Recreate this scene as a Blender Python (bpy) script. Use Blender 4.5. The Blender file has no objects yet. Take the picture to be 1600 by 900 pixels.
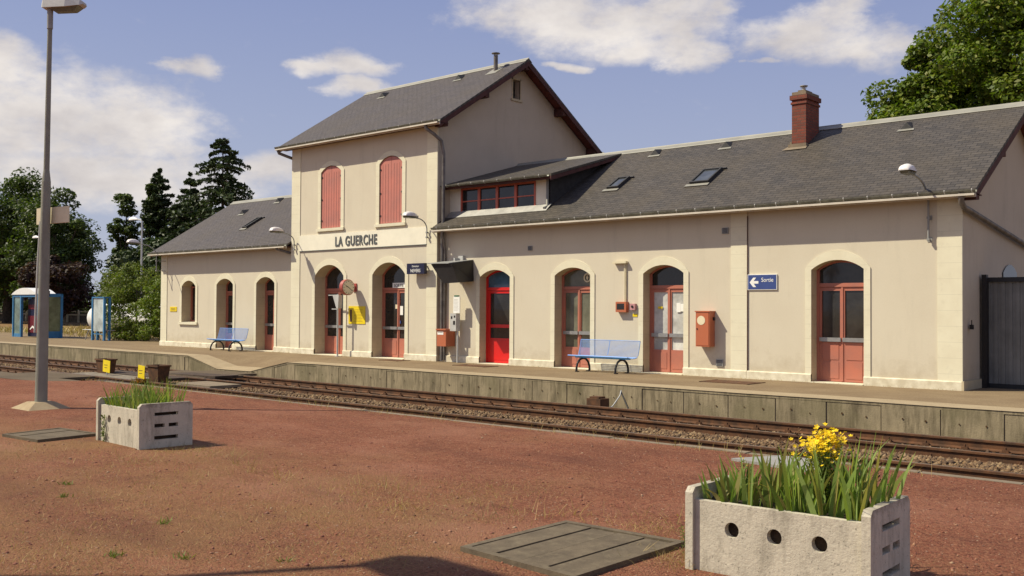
import bpy, bmesh, math, random
import numpy as np
from mathutils import Vector, Matrix

S = bpy.context.scene
COL = S.collection
R = math.radians
rng = random.Random(7)
nr = np.random.default_rng(11)

# ------------------------------------------------------------------ camera
yaw, pitch, roll = R(-41.782), R(1.158), R(0.324)
fwd = Vector((math.sin(yaw)*math.cos(pitch), math.cos(yaw)*math.cos(pitch), math.sin(pitch)))
rt = Vector((math.cos(yaw), -math.sin(yaw), 0))
up = rt.cross(fwd)
rt2 = rt*math.cos(roll) + up*math.sin(roll)
up2 = up*math.cos(roll) - rt*math.sin(roll)
cam = bpy.data.cameras.new('camera')
co = bpy.data.objects.new('camera', cam)
COL.objects.link(co)
m = Matrix((rt2, up2, -fwd)).transposed().to_4x4()
m.translation = Vector((0, -22.19, 1.70))
co.matrix_world = m
cam.sensor_width = 36
cam.lens = 36*1559.17/1600
cam.clip_end = 5000
cam.clip_start = 0.05
S.camera = co

# ------------------------------------------------------------------ world and sun
LD = Vector((1.15, 1.0, -1.75)).normalized()        # direction the light travels
SE = math.asin(-LD.z)
w = bpy.data.worlds.new('World')
S.world = w
w.use_nodes = True
nt = w.node_tree
nt.nodes.clear()
def N(t, tree=None, **k):
    n = (tree or nt).nodes.new(t)
    for a, b in k.items(): setattr(n, a, b)
    return n
out = N('ShaderNodeOutputWorld'); bg = N('ShaderNodeBackground')
nt.links.new(bg.outputs[0], out.inputs[0])
bg.inputs['Strength'].default_value = 0.1
sky = N('ShaderNodeTexSky', sky_type='NISHITA', sun_disc=False)
sky.sun_elevation = SE
sky.sun_rotation = math.atan2(-LD.x, -LD.y)
sky.air_density = 1.0; sky.dust_density = 1.6; sky.ozone_density = 1.5
def mth(op, a, b=None, c=None, tree=None, clamp=False):
    t = tree or nt
    n = N('ShaderNodeMath', t, operation=op, use_clamp=clamp)
    for i, v in enumerate((a, b, c)):
        if v is None: continue
        if isinstance(v, (int, float)): n.inputs[i].default_value = v
        else: t.links.new(v, n.inputs[i])
    return n.outputs[0]
def mixc(fac, a, b, tree=None, mode='MIX'):
    t = tree or nt
    n = N('ShaderNodeMix', t, data_type='RGBA', blend_type=mode)
    for i, v in ((0, fac), (6, a), (7, b)):
        if isinstance(v, (int, float)): n.inputs[i].default_value = v
        elif isinstance(v, tuple): n.inputs[i].default_value = (*v[:3], 1)
        else: t.links.new(v, n.inputs[i])
    return n.outputs[2]
tc = N('ShaderNodeTexCoord')
sep = N('ShaderNodeSeparateXYZ'); nt.links.new(tc.outputs['Generated'], sep.inputs[0])
U = mth('ARCTAN2', sep.outputs[0], sep.outputs[1]); V = mth('ARCSINE', sep.outputs[2])
cmb = N('ShaderNodeCombineXYZ'); nt.links.new(U, cmb.inputs[0]); nt.links.new(mth('MULTIPLY', V, 1.7), cmb.inputs[1])
def wnoise(scale, detail, rough, off=0):
    n = N('ShaderNodeTexNoise', noise_dimensions='3D')
    n.inputs['Scale'].default_value = scale; n.inputs['Detail'].default_value = detail; n.inputs['Roughness'].default_value = rough
    if off:
        a = N('ShaderNodeVectorMath', operation='ADD'); nt.links.new(cmb.outputs[0], a.inputs[0]); a.inputs[1].default_value = (off, off*.7, off*.3)
        nt.links.new(a.outputs[0], n.inputs[0])
    else: nt.links.new(cmb.outputs[0], n.inputs[0])
    return n.outputs[0]
n1 = wnoise(14, 7, .62); n2 = wnoise(9, 4, .5, 3.1); n3 = wnoise(30, 5, .6, 7.7)
Ud = mth('ADD', U, mth('MULTIPLY', mth('SUBTRACT', n1, .5), .10))
Vd = mth('ADD', V, mth('MULTIPLY', mth('SUBTRACT', n2, .5), .045))
blobs = [(-1.175,0.165,0.10,0.052),(-1.099,0.171,0.075,0.034),(-1.205,0.217,0.040,0.018),(-1.042,0.224,0.026,0.009),(-0.893,0.238,0.038,0.010),(-0.928,0.235,0.028,0.006),
 (-0.893,0.218,0.030,0.008),(-0.969,0.130,0.042,0.014),(-0.692,0.289,0.083,0.022),(-0.628,0.275,0.095,0.026),(-0.561,0.291,0.044,0.016),(-0.547,0.247,0.028,0.015),
 (-0.602,0.259,0.063,0.016),(-0.439,0.256,0.066,0.024),(-0.410,0.274,0.034,0.018),(-0.378,0.243,0.034,0.019),(-0.676,0.238,0.020,0.005),
 (-0.490,0.233,0.016,0.003),(-1.109,0.118,0.16,0.026),
 (.2,.35,.4,.06),(1.2,.3,.5,.09),(2.4,.4,.6,.1),(-2.2,.3,.5,.1),(-2.9,.5,.5,.12),(.9,.6,.6,.1)]
dens = None
for (bu, bv, ba, bb) in blobs:
    du = mth('DIVIDE', mth('SUBTRACT', Ud, bu), ba*1.18); dv = mth('DIVIDE', mth('SUBTRACT', Vd, bv), bb*1.18)
    d = mth('SUBTRACT', 1.0, mth('ADD', mth('MULTIPLY', du, du), mth('MULTIPLY', dv, dv)))
    dens = d if dens is None else mth('MAXIMUM', dens, d)
dens = mth('MAXIMUM', dens, -0.6)
dens = mth('ADD', dens, mth('MULTIPLY', mth('SUBTRACT', n3, .5), 2.0))
mr = N('ShaderNodeMapRange', interpolation_type='SMOOTHSTEP'); nt.links.new(dens, mr.inputs[0])
mr.inputs[1].default_value = -0.40; mr.inputs[2].default_value = 1.1; mr.inputs[3].default_value = 0; mr.inputs[4].default_value = .93
shade = N('ShaderNodeMapRange'); nt.links.new(mth('ADD', n2, mth('MULTIPLY', n1, .6)), shade.inputs[0])
shade.inputs[1].default_value = .6; shade.inputs[2].default_value = 1.0; shade.inputs[3].default_value = 0; shade.inputs[4].default_value = 1
cloudc = mixc(shade.outputs[0], (4.6, 4.25, 4.15), (7.2, 6.7, 6.2))
# hazy summer air: the clear sky is paler towards the horizon
hz = N('ShaderNodeMapRange'); nt.links.new(V, hz.inputs[0])
hz.inputs[1].default_value = 0.0; hz.inputs[2].default_value = .32; hz.inputs[3].default_value = 1; hz.inputs[4].default_value = 0
hazec = mixc(hz.outputs[0], (2.0, 2.4, 4.2), (3.7, 3.95, 4.9))
skyc = mixc(.85, sky.outputs[0], hazec)
final = mixc(mr.outputs[0], skyc, cloudc)
nt.links.new(final, bg.inputs[0])

sl = bpy.data.lights.new('sun', 'SUN'); sl.energy = 4.8; sl.angle = R(.53); sl.color = (1.0, .915, .71)
so = bpy.data.objects.new('sun', sl); COL.objects.link(so)
so.rotation_euler = LD.to_track_quat('-Z', 'Y').to_euler(); so.location = (-30, -40, 40)
S.view_settings.view_transform = 'Standard'; S.view_settings.look = 'None'
S.view_settings.exposure = 0.36; S.view_settings.gamma = 1; S.view_settings.use_curve_mapping = False
S.cycles.max_bounces = 6; S.cycles.transparent_max_bounces = 6

# ------------------------------------------------------------------ helpers
ORG = {}
def tagp(o, label=None, cat=None, group=None, kind=None):
    if label: o['label'] = label
    if cat: o['category'] = cat
    if group: o['group'] = group
    if kind: o['kind'] = kind
    return o
def thing(name, loc, label, cat, group=None, rz=0):
    o = bpy.data.objects.new(name, None); COL.objects.link(o)
    o.location = loc; o.rotation_euler = (0, 0, rz); o.empty_display_size = .2
    ORG[o.name] = Vector(loc)
    return tagp(o, label, cat, group)
def copy_tree(o, parent=None):
    c = o.copy(); COL.objects.link(c); c.parent = parent
    for ch in list(o.children): copy_tree(ch, c)
    return c
class MB:
    def __init__(s): s.v = []; s.f = []; s.mi = []; s.sm = []; s.cur = 0
    def add(s, vs, fs, smooth=False):
        b = len(s.v); s.v += [tuple(p) for p in vs]
        for f in fs: s.f.append([b+i for i in f]); s.mi.append(s.cur); s.sm.append(smooth)
        return s
    def quad(s, a, b, c, d): return s.add([a, b, c, d], [(0, 1, 2, 3)])
    def box(s, x0, y0, z0, x1, y1, z1):
        return s.add([(x0,y0,z0),(x1,y0,z0),(x1,y1,z0),(x0,y1,z0),(x0,y0,z1),(x1,y0,z1),(x1,y1,z1),(x0,y1,z1)],
            [(3,2,1,0),(4,5,6,7),(0,1,5,4),(1,2,6,5),(2,3,7,6),(3,0,4,7)])
    def prism(s, poly, axis, a, b):
        n = len(poly)
        def P(u, v, t):
            return (t, u, v) if axis == 0 else (u, t, v) if axis == 1 else (u, v, t)
        vs = [P(u, v, a) for u, v in poly] + [P(u, v, b) for u, v in poly]
        fs = [list(range(n))[::-1], list(range(n, 2*n))] + [(i, (i+1) % n, n+(i+1) % n, n+i) for i in range(n)]
        return s.add(vs, fs)
    def tube(s, path, r, n=8, r1=None, caps=True):
        path = [Vector(p) for p in path]; L = len(path); rings = []; u = None
        for i, p in enumerate(path):
            t = (path[min(i+1, L-1)] - path[max(i-1, 0)]).normalized()
            if u is None:
                u = t.orthogonal().normalized()
            u = (u - t*u.dot(t)).normalized(); q = t.cross(u)
            rr = r if r1 is None else r + (r1-r)*i/(L-1)
            rings.append([p + (u*math.cos(k*2*math.pi/n) + q*math.sin(k*2*math.pi/n))*rr for k in range(n)])
        vs = [p for g in rings for p in g]
        fs = [(i*n+k, i*n+(k+1) % n, (i+1)*n+(k+1) % n, (i+1)*n+k) for i in range(L-1) for k in range(n)]
        s.add(vs, fs, True)
        if caps: s.add(rings[0], [tuple(range(n))[::-1]]); s.add(rings[-1], [tuple(range(n))])
        return s
    def build(s, name, mats, parent=None, smooth=None, origin=None, local=False):
        if not isinstance(mats, (list, tuple)): mats = [mats]
        P = np.array(s.v, float)
        if local: org = Vector((0, 0, 0))
        else:
            lo, hi = P.min(0), P.max(0)
            org = Vector(origin) if origin else Vector(((lo[0]+hi[0])/2, (lo[1]+hi[1])/2, lo[2]))
        P = P - np.array(org)
        me = bpy.data.meshes.new(name)
        me.from_pydata(P.tolist(), [], s.f)
        for mm in mats: me.materials.append(mm)
        me.polygons.foreach_set('material_index', s.mi)
        me.polygons.foreach_set('use_smooth', s.sm if smooth is None else [smooth]*len(s.f))
        me.update()
        o = bpy.data.objects.new(name, me); COL.objects.link(o)
        if parent is not None:
            o.parent = parent
            po = Vector((0, 0, 0)) if local else ORG.get(parent.name, Vector((0, 0, 0)))
            o.location = org - po
        else: o.location = org
        ORG[o.name] = org
        return o
def npmesh(name, V, F, mat, parent=None, local=False, origin=None, smooth=False, mi=None):
    V = np.asarray(V, float).reshape(-1, 3)
    org = np.zeros(3) if local else (np.array(origin, float) if origin is not None else np.array([V[:, 0].mean(), V[:, 1].mean(), V[:, 2].min()]))
    me = bpy.data.meshes.new(name)
    F = np.asarray(F); k = F.shape[1]
    me.vertices.add(len(V)); me.vertices.foreach_set('co', (V-org).astype(np.float32).ravel())
    me.loops.add(F.size); me.loops.foreach_set('vertex_index', F.astype(np.int32).ravel())
    me.polygons.add(len(F)); me.polygons.foreach_set('loop_start', np.arange(0, F.size, k, dtype=np.int32))
    try: me.polygons.foreach_set('loop_total', np.full(len(F), k, np.int32))
    except Exception: pass
    for mm in (mat if isinstance(mat, (list, tuple)) else [mat]): me.materials.append(mm)
    if mi is not None: me.polygons.foreach_set('material_index', np.asarray(mi, np.int32))
    me.update(calc_edges=True); me.validate()
    if smooth: me.polygons.foreach_set('use_smooth', [True]*len(me.polygons))
    o = bpy.data.objects.new(name, me); COL.objects.link(o)
    if parent is not None:
        o.parent = parent
        po = np.zeros(3) if local else np.array(ORG.get(parent.name, (0, 0, 0)))
        o.location = org - po
    else: o.location = org
    ORG[o.name] = Vector(org)
    return o
def text(name, body, x, z, size, y, mat, parent, sx=1.0, space=1.0, normal='-Y', depth=.006, center=False, bold=0.0, local=False):
    cu = bpy.data.curves.new(name, 'FONT'); cu.body = body; cu.size = size; cu.extrude = depth; cu.offset = bold; cu.space_character = space
    cu.align_x = 'CENTER' if center else 'LEFT'
    to = bpy.data.objects.new(name+'_tmp', cu); COL.objects.link(to)
    dg = bpy.context.evaluated_depsgraph_get(); dg.update()
    me = bpy.data.meshes.new_from_object(to.evaluated_get(dg))
    bpy.data.objects.remove(to); bpy.data.curves.remove(cu)
    P = [(v.co.x*sx, v.co.y, v.co.z) for v in me.vertices]
    if normal == '-Y': Q = [(x+a, y-c, z+b) for a, b, c in P]
    else: Q = [(y+c, x+a, z+b) for a, b, c in P]
    for v, q in zip(me.vertices, Q): v.co = q
    me.name = name; me.materials.clear(); me.materials.append(mat)
    org = Vector((0, 0, 0)) if local else Vector((x, y, z))
    for v in me.vertices: v.co -= org
    o = bpy.data.objects.new(name, me); COL.objects.link(o); o.parent = parent
    o.location = org - (Vector((0, 0, 0)) if local else ORG[parent.name]); ORG[o.name] = org
    return o

# ------------------------------------------------------------------ materials
def newmat(name):
    mt = bpy.data.materials.new(name); mt.use_nodes = True
    t = mt.node_tree; b = t.nodes['Principled BSDF']
    return mt, t, b
def noise(t, scale, detail=4, rough=.55, vec=None, dim='3D', col=False, mapscale=None):
    n = N('ShaderNodeTexNoise', t, noise_dimensions=dim)
    n.inputs['Scale'].default_value = scale; n.inputs['Detail'].default_value = detail; n.inputs['Roughness'].default_value = rough
    if vec is None:
        g = N('ShaderNodeNewGeometry', t); vec = g.outputs['Position']
    if mapscale:
        mp = N('ShaderNodeMapping', t); mp.inputs['Scale'].default_value = mapscale; t.links.new(vec, mp.inputs[0]); vec = mp.outputs[0]
    t.links.new(vec, n.inputs['Vector'])
    return n.outputs[1 if col else 0]
def ramp(t, fac, lo, hi, a=0.0, b=1.0):
    n = N('ShaderNodeMapRange', t); t.links.new(fac, n.inputs[0]); n.clamp = True
    n.inputs[1].default_value = lo; n.inputs[2].default_value = hi; n.inputs[3].default_value = a; n.inputs[4].default_value = b
    return n.outputs[0]
def bump(t, b, h, strength=.3, dist=.02, prev=None):
    n = N('ShaderNodeBump', t); n.inputs['Strength'].default_value = strength; n.inputs['Distance'].default_value = dist
    t.links.new(h, n.inputs['Height'])
    if prev is not None: t.links.new(prev, n.inputs['Normal'])
    t.links.new(n.outputs[0], b.inputs['Normal']); return n.outputs[0]
def basic(name, c, rough=.7, var=.15, scale=6, metal=0, bmp=0.0, bscale=60, spec=.4, c2=None):
    mt, t, b = newmat(name)
    b.inputs['Roughness'].default_value = rough; b.inputs['Metallic'].default_value = metal
    b.inputs['Specular IOR Level'].default_value = spec
    dark = c2 or tuple(x*(1-var*2) for x in c)
    f = ramp(t, noise(t, scale, 5, .6), .35, .65)
    t.links.new(mixc(f, dark, c, t), b.inputs['Base Color'])
    if bmp: bump(t, b, noise(t, bscale, 4, .6), bmp, .01)
    return mt
M = {}
# lime render of the walls: warm beige, faint blotches and damp streaks
def m_render(name, c, c2, streak=.5):
    mt, t, b = newmat(name); b.inputs['Roughness'].default_value = .92; b.inputs['Specular IOR Level'].default_value = .2
    f1 = ramp(t, noise(t, 1.1, 5, .6), .35, .7)
    base = mixc(mth('MULTIPLY', f1, .6, tree=t), c, c2, t)
    f2 = ramp(t, noise(t, 1.0, 6, .65, mapscale=(2.2, 2.2, .35)), .55, .8, 0, streak)
    base = mixc(f2, base, tuple(x*.72 for x in c), t)
    base = mixc(ramp(t, noise(t, 28, 3, .6), .3, .8, 0, .35), base, tuple(min(1, x*1.12) for x in c), t)
    gz = N('ShaderNodeNewGeometry', t); sz = N('ShaderNodeSeparateXYZ', t); t.links.new(gz.outputs['Position'], sz.inputs[0])
    foot = mth('SUBTRACT', mth('MULTIPLY', noise(t, 3.2, 6, .7), 1.6, tree=t), sz.outputs[2], tree=t)
    base = mixc(ramp(t, foot, .18, .75, 0, .42), base, (.36, .29, .19), t)
    base = mixc(ramp(t, noise(t, 5.5, 6, .7, mapscale=(1.5, 1.5, .12)), .60, .78, 0, streak*.55), base, (.38, .32, .235), t)
    t.links.new(base, b.inputs['Base Color'])
    bump(t, b, noise(t, 90, 3, .6), .25, .006)
    return mt
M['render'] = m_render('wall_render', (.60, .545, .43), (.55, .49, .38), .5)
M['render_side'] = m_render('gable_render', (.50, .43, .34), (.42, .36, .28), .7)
def m_stone(name, c, c2, dirt=.5):
    mt, t, b = newmat(name); b.inputs['Roughness'].default_value = .85; b.inputs['Specular IOR Level'].default_value = .25
    base = mixc(ramp(t, noise(t, 2.3, 5, .6), .3, .7), c, c2, t)
    base = mixc(ramp(t, noise(t, 6, 7, .7), .56, .8, 0, dirt), base, tuple(x*.6 for x in c2), t)
    # faint block joints every 33 cm
    g = N('ShaderNodeNewGeometry', t); sp = N('ShaderNodeSeparateXYZ', t); t.links.new(g.outputs['Position'], sp.inputs[0])
    fr = mth('FRACT', mth('DIVIDE', sp.outputs[2], .34, tree=t), tree=t)
    j = mth('LESS_THAN', fr, .035, tree=t)
    base = mixc(mth('MULTIPLY', j, .28, tree=t), base, tuple(x*.6 for x in c2), t)
    t.links.new(base, b.inputs['Base Color'])
    bump(t, b, noise(t, 55, 4, .6), .3, .006)
    return mt
M['stone'] = m_stone('pale_stone', (.72, .68, .52), (.66, .61, .46), .35)
M['stone_reveal'] = m_stone('darker_stone', (.52, .44, .30), (.44, .37, .25), .5)  # darker stone tone for reveals, side plinths and tower cornice
M['band'] = basic('painted_band', (.80, .76, .62), .8, .04, 3, bmp=.1)
M['plinth'] = basic('plinth_cement', (.76, .71, .56), .85, .12, 4, bmp=.3, c2=(.55, .49, .36))
# slates
def m_slate(name, c1, c2, moss, bw=.24, rh=.13, mosscol=(.10, .085, .045)):
    mt, t, b = newmat(name); b.inputs['Roughness'].default_value = .62; b.inputs['Specular IOR Level'].default_value = .35
    g = N('ShaderNodeNewGeometry', t); mp = N('ShaderNodeMapping', t); t.links.new(g.outputs['Position'], mp.inputs[0])
    mp.inputs['Scale'].default_value = (1, 1.17, 0)
    br = N('ShaderNodeTexBrick', t); t.links.new(mp.outputs[0], br.inputs[0])
    br.inputs['Scale'].default_value = 1; br.inputs['Brick Width'].default_value = bw; br.inputs['Row Height'].default_value = rh
    br.inputs['Mortar Size'].default_value = .008; br.inputs['Mortar Smooth'].default_value = .3; br.inputs['Bias'].default_value = 0
    br.inputs['Color1'].default_value = (*c1, 1); br.inputs['Color2'].default_value = (*c2, 1)
    br.inputs['Mortar'].default_value = tuple(x*.45 for x in c2)+(1,)
    col = mixc(ramp(t, noise(t, .8, 5, .65), .38, .72, 0, moss), br.outputs[0], mosscol, t)
    col = mixc(ramp(t, noise(t, 7, 5, .7), .5, .8, 0, .45), col, tuple(x*1.6 for x in c1), t)
    t.links.new(col, b.inputs['Base Color'])
    sp = N('ShaderNodeSeparateXYZ', t); t.links.new(mp.outputs[0], sp.inputs[0])
    lap = mth('SUBTRACT', 1.0, mth('FRACT', mth('DIVIDE', sp.outputs[1], rh, tree=t), tree=t), tree=t)
    h = mth('ADD', mth('MULTIPLY', lap, .7, tree=t), mth('MULTIPLY', br.outputs[1], -.6, tree=t), tree=t)
    h = mth('ADD', h, mth('MULTIPLY', noise(t, 9, 3, .6), .5, tree=t), tree=t)
    bump(t, b, h, .8, .03)
    return mt
M['slate'] = m_slate('slate_right', (.080, .068, .056), (.048, .042, .036), .6, mosscol=(.082, .064, .040))
M['slate_old'] = m_slate('slate_tower', (.082, .068, .063), (.060, .050, .048), .55, mosscol=(.075, .058, .038))
M['slate_dark'] = basic('slate_cheek', (.035, .034, .035), .7, .2, 9, bmp=.4, bscale=15)
M['zinc'] = basic('zinc_sheet', (.42, .41, .38), .5, .15, 3, metal=.3)
M['ridge'] = basic('zinc_ridge_cap', (.27, .26, .22), .55, .1, 2)
M['gutter'] = basic('gutter_zinc', (.20, .20, .165), .5, .2, 8, metal=.4)
M['gutter_clip'] = basic('gutter_clip_metal', (.45, .44, .42), .5, .1, 8)
M['fascia'] = basic('fascia_pale', (.62, .56, .47), .8, .1, 3)
M['pipe'] = basic('downpipe_zinc', (.20, .18, .165), .5, .25, 5, metal=.3)
M['soffit'] = basic('red_brown_boarding', (.16, .045, .035), .75, .2, 5)
M['verge'] = basic('dark_red_timber', (.085, .028, .024), .75, .2, 5)
def paint(name, c, rough=.45, fade=.25):
    mt, t, b = newmat(name); b.inputs['Roughness'].default_value = rough
    base = mixc(ramp(t, noise(t, 2.2, 5, .6), .3, .75), c, tuple(x*(1-fade)+.12*fade for x in c), t)
    base = mixc(ramp(t, noise(t, 11, 6, .7, mapscale=(1, 1, .4)), .62, .8, 0, .35), base, tuple(x*.5 for x in c), t)
    t.links.new(base, b.inputs['Base Color'])
    return mt
M['salmon'] = paint('salmon_door_paint', (.46, .145, .09), .55, .35)
M['shutter'] = paint('salmon_shutter_paint', (.52, .17, .13), .6, .35)
M['red'] = paint('bright_red_paint', (.62, .012, .010), .3, .08)
M['redframe'] = paint('dormer_red_paint', (.50, .10, .055), .5)
M['orange'] = paint('orange_box_paint', (.46, .13, .055), .4, .15)
def glass(name, c=(.018, .017, .016), rough=.06):
    mt, t, b = newmat(name); b.inputs['Roughness'].default_value = rough; b.inputs['Specular IOR Level'].default_value = .55
    t.links.new(mixc(ramp(t, noise(t, 1.6, 4, .6), .4, .7), c, tuple(x*2.0+.006 for x in c), t), b.inputs['Base Color'])
    bump(t, b, noise(t, 2.5, 2, .5), .05, .02)
    return mt
M['glass'] = glass('dark_window_glass')
M['glass_blue'] = glass('bluish_glass', (.05, .10, .15), .1)
M['glass_pale'] = glass('whitened_glass', (.36, .36, .34), .2)
M['glass_green'] = glass('dim_green_glass', (.10, .10, .07), .15)
M['skyglass'] = glass('skylight_glass', (.05, .055, .06), .12)
M['steel'] = basic('push_bar_steel', (.42, .42, .41), .35, .1, 8, metal=.6)
M['black'] = basic('black_iron', (.02, .02, .022), .5, .1, 8)
M['dark'] = basic('dark_hood_metal', (.018, .015, .015), .5, .15, 4)
M['white'] = basic('white_enamel', (.80, .79, .76), .4, .05, 5)
M['lampshell'] = basic('lamp_shell', (.72, .68, .66), .4, .06, 5)
M['grey'] = basic('grey_metal', (.30, .30, .29), .5, .1, 6)
M['lgrey'] = basic('light_grey_metal', (.50, .50, .48), .5, .08, 6)
M['yellow'] = basic('yellow_notice', (.80, .60, .01), .5, .04, 5)
M['blueSign'] = basic('blue_sign_enamel', (.045, .075, .24), .4, .05, 5)
M['navy'] = basic('navy_board', (.012, .014, .045), .35, .05, 5)
M['benchblue'] = basic('bench_blue_paint', (.16, .33, .72), .4, .08, 9)
M['shelterblue'] = basic('shelter_blue_paint', (.05, .20, .40), .45, .1, 4)
M['lettering'] = basic('grey_lettering', (.10, .11, .11), .6, .05, 10)
M['clockred'] = paint('clock_red_paint', (.38, .075, .06), .4, .1)
M['cream'] = basic('cream_plastic', (.74, .66, .46), .5, .06, 5)
M['paper'] = basic('paper_white', (.82, .82, .78), .7, .03, 20)
def m_brick():
    mt, t, b = newmat('red_brick'); b.inputs['Roughness'].default_value = .9
    g = N('ShaderNodeNewGeometry', t); sp = N('ShaderNodeSeparateXYZ', t); t.links.new(g.outputs['Position'], sp.inputs[0])
    cb = N('ShaderNodeCombineXYZ', t); t.links.new(mth('ADD', sp.outputs[0], sp.outputs[1], tree=t), cb.inputs[0]); t.links.new(sp.outputs[2], cb.inputs[1])
    br = N('ShaderNodeTexBrick', t); t.links.new(cb.outputs[0], br.inputs[0]); br.inputs['Scale'].default_value = 1
    br.inputs['Brick Width'].default_value = .215; br.inputs['Row Height'].default_value = .075; br.inputs['Mortar Size'].default_value = .007
    br.inputs['Color1'].default_value = (.21, .05, .028, 1); br.inputs['Color2'].default_value = (.14, .034, .022, 1); br.inputs['Mortar'].default_value = (.10, .06, .045, 1)
    t.links.new(mixc(ramp(t, noise(t, 5, 5, .7), .5, .75, 0, .5), br.outputs[0], (.09, .05, .04), t), b.inputs['Base Color'])
    bump(t, b, mth('MULTIPLY', br.outputs[1], -1, tree=t), .5, .01); return mt
M['brick'] = m_brick()
def m_concrete(name, c, c2, stain, sc=3.0, stains=.55, pit=.35, streak=0, topdark=None):
    mt, t, b = newmat(name); b.inputs['Roughness'].default_value = .92; b.inputs['Specular IOR Level'].default_value = .25
    base = mixc(ramp(t, noise(t, sc, 6, .65), .35, .7), c, c2, t)
    base = mixc(ramp(t, noise(t, sc*1.4, 7, .7, mapscale=(1.5, 1.5, .35)), .5, .72, 0, stains), base, stain, t)
    if topdark:
        g_ = N('ShaderNodeNewGeometry', t); sp_ = N('ShaderNodeSeparateXYZ', t); t.links.new(g_.outputs['Position'], sp_.inputs[0])
        zz = mth('ADD', sp_.outputs[2], mth('MULTIPLY', noise(t, 11, 6, .75), .34, tree=t), tree=t)
        base = mixc(ramp(t, zz, topdark, topdark+.09, 0, .7), base, stain, t)
    if streak:
        base = mixc(ramp(t, noise(t, 7, 6, .7, mapscale=(1.3, 1.3, .16)), .46, .66, 0, streak), base, stain, t)
        base = mixc(ramp(t, noise(t, 5, 5, .7, mapscale=(1.1, 1.1, .2)), .56, .76, 0, streak*.7), base, tuple(min(1, x*1.55) for x in c), t)
        base = mixc(ramp(t, noise(t, .9, 4, .6), .5, .62, 0, .5), base, (.15, .13, .07), t)
    base = mixc(ramp(t, noise(t, 45, 4, .7), .60, .70, 0, pit), base, tuple(x*.25 for x in c2), t)
    t.links.new(base, b.inputs['Base Color'])
    h = bump(t, b, noise(t, 40, 5, .7), .5, .012)
    return mt
M['pconc'] = m_concrete('planter_concrete', (.54, .49, .39), (.44, .40, .32), (.14, .12, .09), 4, .6, .8, topdark=.655)
M['edgeconc'] = m_concrete('platform_wall_concrete', (.32, .26, .165), (.22, .18, .115), (.085, .068, .04), 1.6, .85, .2, streak=.7)
M['coping'] = m_concrete('coping_concrete', (.36, .285, .18), (.31, .24, .15), (.20, .15, .09), 2, .4, .2)
M['slabconc'] = m_concrete('cover_slab_concrete', (.135, .105, .07), (.085, .066, .045), (.19, .155, .10), 5, .65, .5)
M['footconc'] = m_concrete('footing_concrete', (.36, .28, .17), (.30, .22, .13), (.18, .13, .08), 5, .4, .2)
M['poleconc'] = m_concrete('lamp_pole_metal', (.27, .27, .225), (.215, .212, .175), (.09, .085, .075), 2, .4, .05)
M['kerb'] = m_concrete('kerb_concrete', (.235, .185, .13), (.17, .135, .095), (.14, .11, .08), 3, .5, .3)
M['paleslab'] = m_concrete('pale_slab', (.29, .28, .265), (.24, .23, .215), (.3, .28, .25), 3, .3, .2)
# red gravel of the near platform, with straw-coloured dry growth
def m_redground():
    mt, t, b = newmat('red_gravel'); b.inputs['Roughness'].default_value = .97; b.inputs['Specular IOR Level'].default_value = .15
    c = mixc(ramp(t, noise(t, 1.3, 5, .6), .3, .7), (.265, .088, .052), (.205, .070, .042), t)
    vo = N('ShaderNodeTexVoronoi', t); vo.inputs['Scale'].default_value = 62
    g = N('ShaderNodeNewGeometry', t); t.links.new(g.outputs['Position'], vo.inputs['Vector'])
    sp = N('ShaderNodeSeparateColor', t); t.links.new(vo.outputs['Color'], sp.inputs[0])
    c = mixc(ramp(t, sp.outputs[0], .0, .45, .85, 0), c, (.06, .022, .016), t)
    c = mixc(ramp(t, sp.outputs[1], .62, 1.0, 0, .7), c, (.40, .20, .11), t)
    c = mixc(ramp(t, sp.outputs[2], .992, .995, 0, .6), c, (.50, .42, .32), t)
    mid = mth('ADD', noise(t, 9, 6, .75), mth('MULTIPLY', noise(t, 34, 4, .75), .8, tree=t), tree=t)
    c = mixc(ramp(t, mid, .80, 1.05, 0, .55), c, (.29, .135, .075), t)
    c = mixc(ramp(t, mid, .86, .68, 0, .6), c, (.095, .034, .022), t)
    # straw patches, more of them towards the camera side (-Y)
    spp = N('ShaderNodeSeparateXYZ', t); t.links.new(g.outputs['Position'], spp.inputs[0])
    near = ramp(t, spp.outputs[1], -16.6, -13.6, .24, -.08)
    near = mth('ADD', near, ramp(t, spp.outputs[0], -6.5, -3.5, 0, -.16), tree=t)
    p = mth('ADD', mth('ADD', noise(t, .55, 4, .6), near, tree=t), mth('MULTIPLY', mth('SUBTRACT', noise(t, 38, 5, .8), .5, tree=t), 1.5, tree=t), tree=t)
    c = mixc(ramp(t, p, .57, .86, 0, .72), c, (.27, .16, .07), t)
    p2 = mth('ADD', noise(t, .9, 3, .6, mapscale=(1, 2.2, 1)), mth('MULTIPLY', mth('SUBTRACT', noise(t, 40, 3, .7), .5, tree=t), .35, tree=t), tree=t)
    c = mixc(ramp(t, p2, .60, .72, 0, .45), c, (.13, .05, .037), t)
    big = noise(t, .35, 5, .65, mapscale=(1, 1.8, 1))
    c = mixc(ramp(t, big, .50, .66, 0, .42), c, (.38, .185, .12), t)
    c = mixc(ramp(t, big, .47, .34, 0, .40), c, (.115, .045, .03), t)
    t.links.new(c, b.inputs['Base Color'])
    h = mth('ADD', mth('MULTIPLY', vo.outputs['Distance'], -.6, tree=t), noise(t, 130, 3, .6), tree=t)
    bump(t, b, h, 1.0, .02)
    return mt
M['redground'] = m_redground()
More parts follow.
